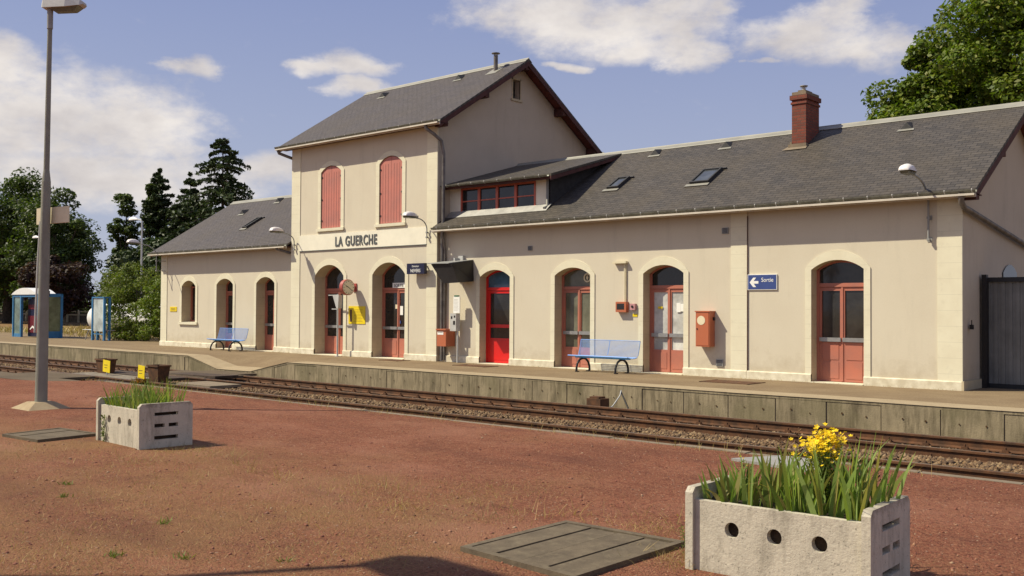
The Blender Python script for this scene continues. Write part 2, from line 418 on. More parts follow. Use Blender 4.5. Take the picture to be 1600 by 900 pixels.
def m_ground(name, a, b_, c3, sc=.8, gr=.6, fine=60):
    mt, t, b = newmat(name); b.inputs['Roughness'].default_value = .96; b.inputs['Specular IOR Level'].default_value = .15
    c = mixc(ramp(t, noise(t, sc, 6, .65), .35, .68), a, b_, t)
    c = mixc(ramp(t, noise(t, fine, 4, .7), .45, .7, 0, gr), c, c3, t)
    t.links.new(c, b.inputs['Base Color']); bump(t, b, noise(t, fine*1.5, 3, .6), .5, .012); return mt
M['platform'] = m_ground('platform_asphalt', (.25, .185, .11), (.185, .13, .078), (.12, .085, .05), .9, .65, 24)
M['asphalt'] = m_ground('crossing_asphalt', (.125, .095, .065), (.085, .065, .045), (.17, .13, .09), 1.2, .5, 40)
M['bed'] = m_ground('track_bed', (.10, .055, .026), (.07, .04, .02), (.03, .018, .01), 2, .7, 30)
M['field'] = m_ground('dry_grass_ground', (.20, .14, .055), (.24, .12, .06), (.10, .08, .03), .3, .5, 6)
def m_stones(name, cols, rough=.9):
    mt, t, b = newmat(name); b.inputs['Roughness'].default_value = rough
    g = N('ShaderNodeNewGeometry', t); cr = N('ShaderNodeValToRGB', t); t.links.new(g.outputs['Random Per Island'], cr.inputs[0])
    e = cr.color_ramp.elements; e[0].color = (*cols[0], 1); e[1].color = (*cols[-1], 1)
    for i, c in enumerate(cols[1:-1]):
        x = e.new((i+1)/(len(cols)-1)); x.color = (*c, 1)
    t.links.new(cr.outputs[0], b.inputs['Base Color']); return mt, t, b, cr
M['ballast'] = m_stones('ballast_stone', [(.05, .028, .014), (.15, .085, .038), (.27, .185, .095), (.09, .048, .022), (.20, .12, .055), (.07, .04, .022), (.13, .07, .03)])[0]
M['grit'] = m_stones('loose_grit', [(.10, .035, .022), (.26, .09, .05), (.16, .055, .035), (.22, .08, .05), (.30, .16, .09), (.18, .06, .04), (.36, .26, .16)])[0]
M['rust'] = basic('rusty_steel', (.125, .052, .020), .8, .2, 6, bmp=.3, c2=(.055, .026, .012))
M['railtop'] = basic('rail_head_steel', (.20, .15, .12), .35, .2, 4, metal=.5)
M['wood'] = basic('sleeper_timber', (.075, .048, .033), .9, .3, 5, bmp=.4, bscale=20)
M['plank'] = basic('weathered_plank', (.24, .20, .15), .9, .25, 5, bmp=.4, bscale=20)
M['gate'] = basic('grey_sheet_metal', (.21, .21, .20), .5, .15, 2, metal=.2)
def m_leaf(name, cols, trans=.3):
    mt, t, b, cr = m_stones(name, cols, .55)
    b.inputs['Specular IOR Level'].default_value = .3
    big = mixc(ramp(t, noise(t, .6, 3, .6), .35, .65), (.72, .72, .72), (1.2, 1.2, 1.1), t)
    col = mixc(1.0, cr.outputs[0], big, t, 'MULTIPLY')
    t.links.new(col, b.inputs['Base Color'])
    tr = N('ShaderNodeBsdfTranslucent', t); t.links.new(mixc(1.0, col, (1.3, 1.5, .6), t, 'MULTIPLY'), tr.inputs[0])
    mx = N('ShaderNodeMixShader', t); mx.inputs[0].default_value = trans
    t.links.new(b.outputs[0], mx.inputs[1]); t.links.new(tr.outputs[0], mx.inputs[2])
    t.links.new(mx.outputs[0], t.nodes['Material Output'].inputs[0]); return mt
M['leaf'] = m_leaf('broad_leaf', [(.060, .10, .012), (.10, .155, .016), (.16, .20, .022), (.075, .12, .012), (.20, .20, .035)])
M['leaf_far'] = m_leaf('far_tree_leaf', [(.028, .05, .012), (.052, .082, .015), (.085, .11, .022), (.036, .058, .013)])
M['leaf_yg'] = m_leaf('shrub_leaf', [(.07, .11, .014), (.12, .17, .02), (.18, .20, .03), (.08, .09, .02)])
M['leaf_red'] = m_leaf('copper_leaf', [(.035, .018, .018), (.05, .022, .02), (.045, .03, .018)])
M['needle'] = m_leaf('conifer_needle', [(.024, .042, .015), (.042, .066, .022), (.060, .082, .028)], .12)
M['iris'] = m_leaf('iris_leaf', [(.10, .17, .025), (.19, .27, .06), (.28, .37, .13), (.15, .22, .04), (.34, .36, .10), (.10, .15, .025), (.38, .30, .11)], .35)
M['drygrass'] = m_leaf('dry_grass', [(.38, .26, .10), (.46, .34, .15), (.30, .22, .07), (.22, .20, .05)], .2)
M['stalk'] = basic('dry_stalk', (.16, .09, .04), .8, .2, 30)
M['bark'] = basic('bark', (.085, .065, .045), .9, .3, 5, bmp=.6, bscale=14)
M['flower'] = m_leaf('yellow_petal', [(.85, .62, .01), (.75, .50, .01), (.60, .42, .02), (.90, .70, .03)], .25)
M['soil'] = basic('planter_soil', (.06, .04, .025), .95, .3, 12, bmp=.6)

# ------------------------------------------------------------------ ground, platforms, track bed
def sst(t): t = max(0., min(1., t)); return t*t*(3-2*t)
def grid(name, xs, ys, hf, mat, kind='structure'):
    V = [(x, y, hf(x, y)) for y in ys for x in xs]; nx = len(xs)
    F = [(j*nx+i, j*nx+i+1, (j+1)*nx+i+1, (j+1)*nx+i) for j in range(len(ys)-1) for i in range(nx-1)]
    o = npmesh(name, V, F, mat, origin=(0, 0, 0), smooth=True); o['kind'] = kind; return o
g = MB(); g.quad((-1500, -1500, -.66), (1500, -1500, -.66), (1500, 1500, -.66), (-1500, 1500, -.66))
o = g.build('ground', M['field'], origin=(0, 0, -.66)); o['kind'] = 'structure'
g = MB(); g.quad((-400, 1.6, -.02), (60, 1.6, -.02), (60, 300, -.02), (-400, 300, -.02))
o = g.build('grass_field', M['field'], origin=(0, 1.6, -.02)); o['kind'] = 'structure'
def edge_h(x):
    if x < -31.2 or x > -25.5: return 0.
    if x < -29.4: return -.37*(x+31.2)/1.8
    if x > -27.45: return -.37*(-25.5-x)/1.95
    return -.37
def plat_h(x, y):
    return edge_h(x)*sst((-1.6-y)/2.2) + .004*math.sin(x*1.7)*math.sin(y*2.1)
xs = [-200, -120, -80, -60, -50, -42, -38] + [-36+.5*i for i in range(24)] + list(np.arange(-24, 31, 2.0))
xs = sorted(set([round(x, 3) for x in xs] + [-31.2, -29.4, -27.45, -25.5]))
ys = [-3.20, -2.8, -2.4, -2.0, -1.6, -1.2, -.6, .2, 1.5, 9.]
grid('platform', xs, ys, plat_h, M['platform'])
# coping strip of the platform edge
g = MB()
for a, b in zip(xs[:-1], xs[1:]):
    ha, hb, ka, kb = plat_h(a, -3.95), plat_h(b, -3.95), plat_h(a, -3.198), plat_h(b, -3.198)
    g.quad((a, -3.98, ha+.006), (b, -3.98, hb+.006), (b, -3.198, kb+.004), (a, -3.198, ka+.004))
    g.cur = 1; g.quad((a, -3.966, ha-.05), (b, -3.966, hb-.05), (b, -3.966, hb+.006), (a, -3.966, ha+.006)); g.cur = 0
o = g.build('platform_coping', [M['coping'], M['edgeconc']], origin=(0, -3.95, 0)); o['kind'] = 'structure'
# concrete face of the platform, in panels with open joints
g = MB(); x = -130.0; joints = []
while x < 28:
    wd = 1.055 if x > -60 else 4.2
    joints.append((x, x+wd)); x += wd
joints += [(-31.2+1e-3, -31.2+1e-3)]
cut = sorted(set([round(j[0]-.27, 3) for j in joints] + [-31.2, -29.4, -27.45, -25.5]))
for a, b in zip(cut[:-1], cut[1:]):
    gp = rng.uniform(.005, .014) if a > -60 else .02
    za, zb = min(edge_h(a), edge_h(a+1e-4))-.05, edge_h(b)-.05
    if b-a < .03: continue
    dx = rng.uniform(-.008, .006)
    g.add([(a+gp, -3.96+dx, -.70), (b-gp, -3.96+dx, -.70), (b-gp, -3.96+dx, zb), (a+gp, -3.96+dx, za),
           (a+gp, -3.84, -.70), (b-gp, -3.84, -.70), (b-gp, -3.84, zb), (a+gp, -3.84, za)],
          [(0, 1, 2, 3), (1, 5, 6, 2), (4, 0, 3, 7), (3, 2, 6, 7)])
    if a > -27 and b-a > .8:
        g.cur = 1
        for q in (.33, .72):
            cx = a+(b-a)*q+rng.uniform(-.05, .05); cz = -.27+rng.uniform(-.03, .03); rr = rng.uniform(.012, .02)
            n = 8; pts = [(cx+rr*math.cos(k*math.pi/4), -3.972+dx, cz+rr*1.2*math.sin(k*math.pi/4)) for k in range(n)]
            g.add(pts, [tuple(range(n))])
        g.cur = 0
g.cur = 1
g.cur = 2
g.quad((-130, -3.943, -.72), (28, -3.943, -.72), (28, -3.943, -.44), (-130, -3.943, -.44))
g.quad((-130, -3.943, -.44), (-31.2, -3.943, -.44), (-31.2, -3.943, -.06), (-130, -3.943, -.06))
g.quad((-25.5, -3.943, -.44), (28, -3.943, -.44), (28, -3.943, -.06), (-25.5, -3.943, -.06))
o = g.build('platform_wall', [M['edgeconc'], M['bed'], M['kerb']], origin=(-40, -3.9, -.7))
tagp(o, 'long stained concrete panel wall facing the track under the station platform', 'platform wall')
# track bed
grid('track_bed', [-200, -60, -30, 0, 30], [-11.6, -9, -6, -3.85], lambda x, y: -.60, M['bed'])
# near platform of red gravel, dipping to the crossing
def sx(x): return sst((x+37)/3.5) if x < -30 else sst((-22.3-x)/2.2)
def near_h(x, y): return -.37*sx(x)*sst((y+13.0)/2.6)
xs2 = sorted(set([-200, -120, -80, -60, -50, -44, -40] + list(np.arange(-38, -20, .75)) + [-21.3] + list(np.arange(-20, 31, 2.5))))
ys2 = [-90, -60, -40, -30, -24, -20, -17, -15, -14, -13.4, -13, -12.6, -12.2, -11.8, -11.55]
grid('red_gravel_platform', xs2, ys2, near_h, M['redground'])
xs3 = list(np.arange(-37, -23.0, .6))
wob = {round(x, 2): .35*math.sin(x*1.3)+.2*math.sin(x*3.1) for x in xs3}
V = []; F = []
for i, x in enumerate(xs3):
    t0 = -11.55 - .9*sx(x) + wob[round(x, 2)]*sx(x)*.5
    for j in range(7):
        y = t0 + (-9.55-t0)*j/6
        V.append((x, y, (near_h(x, y) if y < -11.0 else -.37*sx(x)*sst((y+13.0)/2.6)) + .005 - (.0 if sx(x) > .5 else .24*(1-2*sx(x)) * (1 if y > -11.6 else 0))))
for i in range(len(xs3)-1):
    for j in range(6): F.append((i*7+j, (i+1)*7+j, (i+1)*7+j+1, i*7+j+1))
o = npmesh('crossing_apron', V, F, M['asphalt'], origin=(-29, -11, 0), smooth=True); o['kind'] = 'structure'
def kerb(x0, x1):
    g = MB(); x = x0
    while x < x1-.1:
        L = min(1.0, x1-x); d = rng.uniform(-.012, .012)
        g.box(x+.006, -11.55, -.65, x+L-.006, -11.42+d, .006+rng.uniform(-.01, .006)+near_h(x+.5, -11.5)); x += L
    return g
o = kerb(-21.8, 30).build('kerb', M['kerb'], origin=(0, -11.5, -.6)); tagp(o, kind='structure')
o = kerb(-90, -36.5).build('kerb', M['kerb'], origin=(-60, -11.5, -.6)); tagp(o, kind='structure')

# rails and sleepers
def track(label, ya, yb):
    T = thing('railway_track', (-30, (ya+yb)/2, -.6), label, 'railway track', 'the two parallel railway tracks')
    for yc in (ya, yb):
        prof = [(-.07, -.55), (.07, -.55), (.07, -.538), (.012, -.515), (.012, -.43), (.036, -.418), (.036, -.388), (.026, -.38), (-.026, -.38), (-.036, -.388), (-.036, -.418), (-.012, -.43), (-.012, -.515), (-.07, -.538)]
        g = MB(); n = len(prof)
        X = [-150, 30]
        vs = [(x, yc+p[0], p[1]) for x in X for p in prof]
        for i in range(n):
            j = (i+1) % n
            g.cur = 1 if i == 7 else 0
            g.add([vs[i], vs[j], vs[n+j], vs[n+i]], [(0, 1, 2, 3)])
        g.build('rail', [M['rust'], M['railtop']], T, origin=(-30, yc, -.55))
    g = MB(); c = (ya+yb)/2
    g.box(-.125, -1.2, -.16, .125, 1.2, .035)
    g.cur = 1
    for s in (-1, 1):
        g.box(-.09, s*.75-.13, .035, .09, s*.75+.13, .055)
        for q in (-1, 1):
            g.box(-.05, s*.75+q*.10-.025, .055, .05, s*.75+q*.10+.025, .095)
            g.tube([(0, s*.75+q*.10, .09), (0, s*.75+q*.10, .135)], .018, 6)
    first = None
    for k in range(100):
        if first is None:
            first = g.build('sleeper', [M['wood'], M['rust']], T, local=True); o = first
        else:
            o = first.copy(); COL.objects.link(o); o.parent = T
        o.location = (-33.0+k*.62, rng.uniform(-.02, .02), .0)
        o.rotation_euler = (0, 0, rng.uniform(-.015, .015))
    return T
track('railway track running right beside the station platform wall', -6.55, -5.05)
track('railway track nearer the red gravel, its closest rail hidden by the kerb', -9.80, -8.30)

# ballast stones
def stones(name, n, fx, sizes, mat, zf, flat=.7, kind='stuff', label=None, cat=None):
    OCT = np.array([(1, 0, 0), (-1, 0, 0), (0, 1, 0), (0, -1, 0), (0, 0, 1), (0, 0, -1)], float)
    OF = np.array([(0, 2, 4), (2, 1, 4), (1, 3, 4), (3, 0, 4), (2, 0, 5), (1, 2, 5), (3, 1, 5), (0, 3, 5)])
    P = fx(n); n = len(P)
    s = nr.uniform(sizes[0], sizes[1], n)[:, None, None]
    V = OCT[None]*(1+nr.uniform(-.35, .35, (n, 6, 1))) + nr.uniform(-.25, .25, (n, 6, 3))
    V = V*s*np.array([1, 1, flat]); a = nr.uniform(0, 6.28, n); ca, sa = np.cos(a), np.sin(a)
    X = V[:, :, 0]*ca[:, None]-V[:, :, 1]*sa[:, None]; Y = V[:, :, 0]*sa[:, None]+V[:, :, 1]*ca[:, None]
    W = np.stack([X, Y, V[:, :, 2]], -1)
    z = np.array([zf(p[0], p[1]) for p in P])
    W += np.stack([P[:, 0], P[:, 1], z+s[:, 0, 0]*flat*.35], -1)[:, None]
    F = (OF[None]+6*np.arange(n)[:, None, None]).reshape(-1, 3)
    o = npmesh(name, W.reshape(-1, 3), F, mat, origin=(-20, P[:, 1].mean(), -.5)); tagp(o, label, cat, None, kind); return o
def bal(n):
    x = -3 - 42*nr.random(n)**1.5
    lane = nr.random(n)
    y = np.where(lane < .62, nr.uniform(-8.22, -6.63, n), np.where(lane < .72, nr.uniform(-6.47, -5.13, n), np.where(lane < .85, nr.uniform(-4.98, -4.0, n), nr.uniform(-9.7, -8.36, n))))
    return np.stack([x, y], 1)
def balz(x, y):
    if -8.22 < y < -6.63: return -.565 + .055*math.sin((y+8.22)/1.59*math.pi) + rng.uniform(0, .03)
    return -.60 + rng.uniform(0, .025)
stones('ballast', 26000, bal, (.026, .052), M['ballast'], balz, .75, 'stuff', 'brown and tan ballast stones between the rails', 'ballast')
# loose grit on the red platform
def vis(n, y0=-20.3, y1=-11.7):
    d = nr.uniform(0, 1, n)**1.6; a = nr.uniform(-.60, .60, n) - .729
    r = 3.6 + d*17
    x = r*np.sin(a); y = -22.19 + r*np.cos(a)
    k = (y < y1) & (y > y0-3); return np.stack([x, y], 1)[k]
stones('loose_gravel', 26000, vis, (.0035, .010), M['grit'], lambda x, y: near_h(x, y)-.002, .7, 'stuff', 'fine loose red and pale grit on the near platform', 'gravel')
stones('loose_gravel', 1700, lambda n: vis(n)[::1], (.009, .020), M['grit'], lambda x, y: near_h(x, y)-.003, .7, 'stuff', 'scattered bigger pebbles on the red gravel', 'gravel')

# ------------------------------------------------------------------ station building
B = thing('station_building', (-23, 3.7, 0), 'beige railway station with tall gabled centre and two low slate roofed wings', 'station')
def arc(xa, xb, zs, rise, n=14):
    c = (xb-xa)/2; r = (c*c+rise*rise)/(2*rise); zc = zs+rise-r; xm = (xa+xb)/2; a = math.asin(min(1, c/r))
    return [(xm+r*math.sin(-a+2*a*i/n), zc+r*math.cos(-a+2*a*i/n)) for i in range(n+1)]
def wall_front(g, x0, x1, z0, z1, y, ops):
    x = x0
    for (xa, xb, zs, zsp, rise) in sorted(ops):
        g.quad((x, y, z0), (xa, y, z0), (xa, y, z1), (x, y, z1))
        if zs > z0: g.quad((xa, y, z0), (xb, y, z0), (xb, y, zs), (xa, y, zs))
        A = arc(xa, xb, zsp, rise)
        for p, q in zip(A[:-1], A[1:]): g.quad((p[0], y, p[1]), (q[0], y, q[1]), (q[0], y, z1), (p[0], y, z1))
        x = xb
    g.quad((x, y, z0), (x1, y, z0), (x1, y, z1), (x, y, z1))
def surround(op, y, depth, wd, top, parent, sill=False, proud=.022, ear=0.0):
    xa, xb, zs, zsp, rise = op
    inn = [(xa, zs)] + arc(xa, xb, zsp, rise) + [(xb, zs)]
    zo = zsp+.03; ri = zsp+rise+top-zo
    outp = [(xa-wd, zs)] + arc(xa-wd, xb+wd, zo, ri) + [(xb+wd, zs)]
    g = MB(); n = len(inn)
    for i in range(n-1):
        a, b, c, d = inn[i], inn[i+1], outp[i+1], outp[i]
        g.quad((a[0], y-proud, a[1]), (b[0], y-proud, b[1]), (c[0], y-proud, c[1]), (d[0], y-proud, d[1]))
        g.quad((d[0], y-proud, d[1]), (c[0], y-proud, c[1]), (c[0], y+.01, c[1]), (d[0], y+.01, d[1]))
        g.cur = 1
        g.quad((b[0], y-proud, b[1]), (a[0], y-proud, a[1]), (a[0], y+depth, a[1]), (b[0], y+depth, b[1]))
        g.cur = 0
    if sill:
        g.cur = 0; g.box(xa-wd-.03, y-.07, zs-.10, xb+wd+.03, y+.02, zs-.001); g.quad((xa, y+.02, zs-.002), (xb, y+.02, zs-.002), (xb, y+depth, zs+.01), (xa, y+depth, zs+.01))
    else:
        g.cur = 0; g.box(xa+.002, y-.10, -.05, xb-.002, y+depth+.05, .02)
    return g.build('surround', [M['stone'], M['stone_reveal']], parent)
def door(op, y, depth, label, mat, gl, ztr=2.24, zp=.62, bars=True, lower=None, upper=None, single=False, wd=.15, top=.22):
    xa, xb, zs, zsp, rise = op; yb = y+depth; g = MB(); fw = .07
    g.box(xa, yb-.03, 0.02, xa+fw, yb+.04, zsp+.02); g.box(xb-fw, yb-.03, .02, xb, yb+.04, zsp+.02)
    A = arc(xa, xb, zsp, rise); C = arc(xa+fw, xb-fw, zsp-.0, rise-fw*.7)
    for i in range(len(A)-1):
        a, b, c, d = A[i], A[i+1], C[i+1], C[i]
        g.add([(a[0], yb-.03, a[1]), (b[0], yb-.03, b[1]), (c[0], yb-.03, c[1]), (d[0], yb-.03, d[1]), (c[0], yb+.04, c[1]), (d[0], yb+.04, d[1])], [(3, 2, 1, 0), (2, 3, 5, 4)])
    g.box(xa+fw, yb-.045, ztr, xb-fw, yb+.04, ztr+.09)
    xm = (xa+xb)/2
    leaves = [(xa+fw, xb-fw)] if single else [(xa+fw, xm-.004), (xm+.004, xb-fw)]
    for (a, b) in leaves:
        s = .10 if single else .055
        g.box(a+.003, yb-.02, .03, a+s, yb+.03, ztr-.005); g.box(b-s, yb-.02, .03, b-.003, yb+.03, ztr-.005)
        g.box(a+s, yb-.018, ztr-.09, b-s, yb+.028, ztr-.006)
        g.box(a+s, yb-.018, .03, b-s, yb+.028, zp)
        g.box(a+s+.03, yb-.028, .10, b-s-.03, yb-.018, zp*.5-.02) if zp > .8 else None
        g.box(a+s+.03, yb-.028, zp*.5+.03, b-s-.03, yb-.018, zp-.07) if zp > .8 else g.box(a+s+.025, yb-.027, .12, b-s-.025, yb-.018, zp-.07)
        if single: g.box(a+s, yb-.02, 1.10, b-s, yb+.028, 1.20)
    if not single: g.box(xm-.022, yb-.04, .04, xm+.022, yb-.018, ztr-.01)
    D = g.build('door', mat, B); tagp(D, label)
    surround(op, y, depth, wd, top, D)
    up = [(xa+.02, ztr+.04)] + [(max(xa+.02, min(xb-.02, p[0])), p[1]-.015) for p in A] + [(xb-.02, ztr+.04)]
    q = MB(); q.prism(up, 1, yb+.008, yb+.018); q.build('transom_glass', upper or gl, D)
    for (a, b) in leaves:
        q = MB(); q.box(a+.03, yb+.008, zp-.02, b-.03, yb+.016, ztr-.02); q.build('glass', lower or gl, D)
        if bars:
            q = MB(); q.box(a+.02, yb-.075, .96, b-.02, yb-.03, 1.055); q.box(a+.03, yb-.04, .98, a+.07, yb-.01, 1.03); q.box(b-.07, yb-.04, .98, b-.03, yb-.01, 1.03)
            q.build('push_bar', M['steel'], D)
    return D
# openings: (x0, x1, sill, spring, rise)
WD = {'red': (-21.14, -19.90, 0, 2.64, .22), 'd2': (-18.17, -16.89, 0, 2.64, .22), 'd3': (-15.12, -13.87, 0, 2.64, .22), 'd4': (-10.38, -9.12, 0, 2.64, .22)}
TD = {'a': (-29.19, -27.56, 0, 2.80, .40), 'b': (-26.02, -24.38, 0, 2.80, .40)}
TU = {'a': (-28.88, -27.75, 4.50, 6.50, .22), 'b': (-25.70, -24.56, 4.50, 6.52, .24)}
LD_ = {'a': (-35.87, -34.68, 0, 2.58, .24), 'b': (-33.07, -31.87, 0, 2.60, .24)}
LW = (-38.55, -37.47, 1.04, 2.54, .24)
ZW, ZT, ZL = 4.30, 7.70, 4.08     # wall heads of right wing, centre and left wing
YR = 3.72
# right wing wall
g = MB(); wall_front(g, -22.9, -7.0, -.05, ZW, 0, list(WD.values()))
g.build('wall', M['render'], B)
sl_w = .5935; sl_t = .636; sl_l = .612
ridge_w = 4.25+sl_w*(YR+.35); ridge_t = 7.61+sl_t*(YR+.5); ridge_l = 4.03+sl_l*(YR+.35)
def gable(x, y0, y1, ze, zr, mat, th=.3, hole=None, sgn=1):
    g = MB()
    if hole is None:
        g.prism([(y0, -.05), (y1, -.05), (y1, ze), ((y0+y1)/2, zr), (y0, ze)], 0, x, x+th)
    else:
        ya, yb, za, zb = hole; m = (y0+y1)/2
        def top(y): return ze+(zr-ze)*(1-abs(y-m)/(m-y0))
        xf = x+th
        for (p, q) in ((y0, ya), (yb, y1)):
            pts = [(p, -.05), (q, -.05), (q, top(q))]
            if p < m < q: pts.append((m, top(m)))
            pts.append((p, top(p)))
            g.prism(pts, 0, x, xf)
        g.prism([(ya, -.05), (yb, -.05), (yb, za), (ya, za)], 0, x, xf)
        pts = [(ya, zb), (yb, zb), (yb, top(yb))]
        if ya < m < yb: pts.append((m, top(m)))
        pts.append((ya, top(ya))); g.prism(pts, 0, x, xf)
    return g.build('gable_wall', mat, B)
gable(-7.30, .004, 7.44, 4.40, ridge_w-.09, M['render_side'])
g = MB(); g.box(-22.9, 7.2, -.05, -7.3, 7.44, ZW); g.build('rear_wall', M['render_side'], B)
# centre block
g = MB(); wall_front(g, -30.6, -22.9, -.05, ZT, -.15, list(TD.values())+[ (a, b, c, d, e) for (a, b, c, d, e) in TU.values()][:0])
g = MB()
# lower storey then upper storey (openings of each)
wall_front(g, -30.6, -22.9, -.05, 4.0, -.15, list(TD.values()))
wall_front(g, -30.6, -22.9, 4.0, ZT, -.15, list(TU.values()))
g.quad((-30.6, -.15, -.05), (-30.6, -.15, ZT), (-30.6, .3, ZT), (-30.6, .3, -.05))
g.build('wall', M['render'], B)
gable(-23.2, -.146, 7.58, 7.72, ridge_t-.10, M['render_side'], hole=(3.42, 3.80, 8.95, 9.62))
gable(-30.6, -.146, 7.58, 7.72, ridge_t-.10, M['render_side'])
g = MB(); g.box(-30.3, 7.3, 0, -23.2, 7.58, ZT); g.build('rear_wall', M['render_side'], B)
# left wing
g = MB(); wall_front(g, -40.25, -30.6, -.05, ZL, 0, list(LD_.values())+[LW]); g.build('wall', M['render'], B)
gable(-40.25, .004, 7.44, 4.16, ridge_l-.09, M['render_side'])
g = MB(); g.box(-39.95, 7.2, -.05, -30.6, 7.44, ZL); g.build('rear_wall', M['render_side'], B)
# near-black boxes stand for the unlit rooms behind the openings
g = MB(); g.box(-22.6, .75, .0, -7.4, 6.9, 3.6); g.box(-30.2, .75, .0, -23.3, 6.9, 7.0); g.box(-39.9, .75, 0, -30.7, 6.9, 3.6)
g.build('unlit_room_boxes', M['dark'], B)

door(WD['red'], 0, .30, 'bright red door with bluish fanlight', M['red'], M['glass'], single=True, bars=False, zp=.78, upper=M['glass_blue'])
door(WD['d2'], 0, .34, 'salmon double door behind the blue bench', M['salmon'], M['glass_green'], upper=M['glass_green'], zp=.60)
D3 = door(WD['d3'], 0, .32, 'salmon double door with whitened panes', M['salmon'], M['glass'], lower=M['glass_pale'], zp=.62)
door(WD['d4'], 0, .30, 'salmon double door with tall solid lower panels', M['salmon'], M['glass'], zp=1.02)
door(TD['a'], -.15, .48, 'salmon double door behind the station clock', M['salmon'], M['glass'], zp=.66, ztr=2.28, wd=.16, top=.21)
DB = door(TD['b'], -.15, .46, 'salmon double door under the white SORTIE strip', M['salmon'], M['glass'], zp=.66, ztr=2.28, wd=.16, top=.21)
door(LD_['a'], 0, .45, 'salmon door of the left wing behind the blue bench', M['salmon'], M['glass'], wd=.14, top=.20)
door(LD_['b'], 0, .42, 'salmon door of the left wing beside the tall block', M['salmon'], M['glass'], wd=.14, top=.20)
# left wing window
g = MB(); xa, xb, zs, zsp, ri = LW; yb = .40
g.box(xa, yb, zs, xa+.07, yb+.06, zsp+.03); g.box(xb-.07, yb, zs, xb, yb+.06, zsp+.03); g.box(xa+.07, yb, zs, xb-.07, yb+.06, zs+.08)
g.box((xa+xb)/2-.03, yb-.01, zs+.08, (xa+xb)/2+.03, yb+.06, zsp+ri-.03); g.box(xa+.07, yb-.004, zsp-.06, xb-.07, yb+.055, zsp)
W = g.build('window', M['salmon'], B); surround(LW, 0, .45, .16, .19, W, sill=True)
q = MB(); q.prism([(xa+.01, zs+.01)]+[(p[0], p[1]-.012) for p in arc(xa+.01, xb-.01, zsp, ri)]+[(xb-.01, zs+.01)], 1, yb+.065, yb+.075); q.build('glass', M['glass'], W)
# shuttered windows upstairs
for k, op in TU.items():
    xa, xb, zs, zsp, ri = op
    W = thing('window', ((xa+xb)/2, -.15, zs), None, None); W.parent = B; W.location = Vector(((xa+xb)/2, -.15, zs)) - Vector((-23, 3.7, 0))
    surround(op, -.15, .12, .17, .17, W, sill=True)
    A = arc(xa+.01, xb-.01, zsp-.01, ri-.01, 16); xm = (xa+xb)/2
    for s in (0, 1):
        P = [p for p in A if (p[0] <= xm+1e-6 if s == 0 else p[0] >= xm-1e-6)]
        poly = ([(xa+.01, zs+.015)] + P + [(xm-.006, zs+.015)]) if s == 0 else ([(xm+.006, zs+.015)] + [(max(p[0], xm+.006), p[1]) for p in P] + [(xb-.01, zs+.015)])
        if s == 0: poly = [(min(p[0], xm-.006), p[1]) for p in poly]
        g = MB(); g.prism(poly, 1, -.135, -.10)
        # vertical boards
        nb = 4; w0 = (poly[0][0] if s == 0 else xm+.006); wid = (xb-xa)/2-.02
        g.cur = 1
        for i in range(1, nb): g.box(w0+wid*i/nb-.005, -.1375, zs+.03, w0+wid*i/nb+.005, -.135, zsp-.02)
        g.cur = 2
        hx = xa+.02 if s == 0 else xb-.02
        for hz in (.25, 1.0, 1.8): g.box(hx-.05, -.15, zs+hz, hx+.05, -.137, zs+hz+.05)
        g.build('shutter', [M['shutter'], M['verge'], M['black']], W)
# small gable window
g = MB()
for a in ((3.37, 3.42), (3.80, 3.85)): g.box(-22.93, a[0], 8.87, -22.885, a[1], 9.68)
g.box(-22.94, 3.32, 8.87, -22.86, 3.90, 8.95); g.box(-22.93, 3.37, 9.62, -22.885, 3.85, 9.68)
W = g.build('window', M['stone_reveal'], B)
q = MB(); q.box(-23.16, 3.42, 8.95, -23.14, 3.80, 9.62); q.build('glass', M['glass'], W)

# plinths, corner stones and the painted band
def plinth(segs, y, h=.20):
    for a, b in segs:
        g = MB()
        g.add([(a, y-.05, -.05), (b, y-.05, -.05), (b, y-.05, h-.02), (a, y-.05, h-.02), (b, y-.02, h), (a, y-.02, h), (a, y+.02, h), (b, y+.02, h), (a, y+.02, -.05), (b, y+.02, -.05)],
              [(0, 1, 2, 3), (3, 2, 4, 5), (5, 4, 7, 6), (0, 3, 5, 6, 8), (1, 9, 7, 4, 2)])
        g.build('plinth', M['plinth'], B)
plinth([(-22.88, -21.14), (-19.90, -18.17), (-16.89, -15.12), (-13.87, -12.06), (-12.05, -10.38), (-9.12, -7.0)], 0)
plinth([(-30.63, -29.19), (-27.56, -26.02), (-24.38, -22.86)], -.15)
plinth([(-40.3, -35.87), (-34.68, -33.07), (-31.87, -30.66)], 0)
g = MB(); g.box(-7.0, -.05, -.05, -6.95, 7.44, .2); g.build('plinth', M['stone_reveal'], B)
g = MB(); g.box(-22.9, -.145, -.05, -22.855, -.0, .2); g.build('plinth', M['stone_reveal'], B)
def quoin(x0, x1, y, z1, z0=.2):
    g = MB(); g.box(x0, y-.022, z0, x1, y+.02, z1); return g.build('corner_pilaster', M['stone'], B)
quoin(-7.50, -6.985, 0, ZW); quoin(-12.50, -12.05, 0, ZW); quoin(-40.27, -39.77, 0, ZL)
quoin(-30.62, -30.10, -.15, ZT); quoin(-23.36, -22.885, -.15, ZT)
g = MB(); g.box(-12.05, -.028, .0, -12.03, -.02, ZW-.3); g.build('expansion_joint', M['verge'], B)
g = MB(); g.box(-30.10, -.182, 3.74, -23.36, -.15, 4.30); g.cur = 1; g.box(-30.10, -.186, 3.715, -23.36, -.15, 3.74)
BD = g.build('name_band', [M['band'], M['lettering']], B)
text('name_lettering', 'LA GUERCHE', -28.02, 3.845, .47, -.19, M['lettering'], BD, sx=.72, space=1.16, depth=.012, bold=.010)
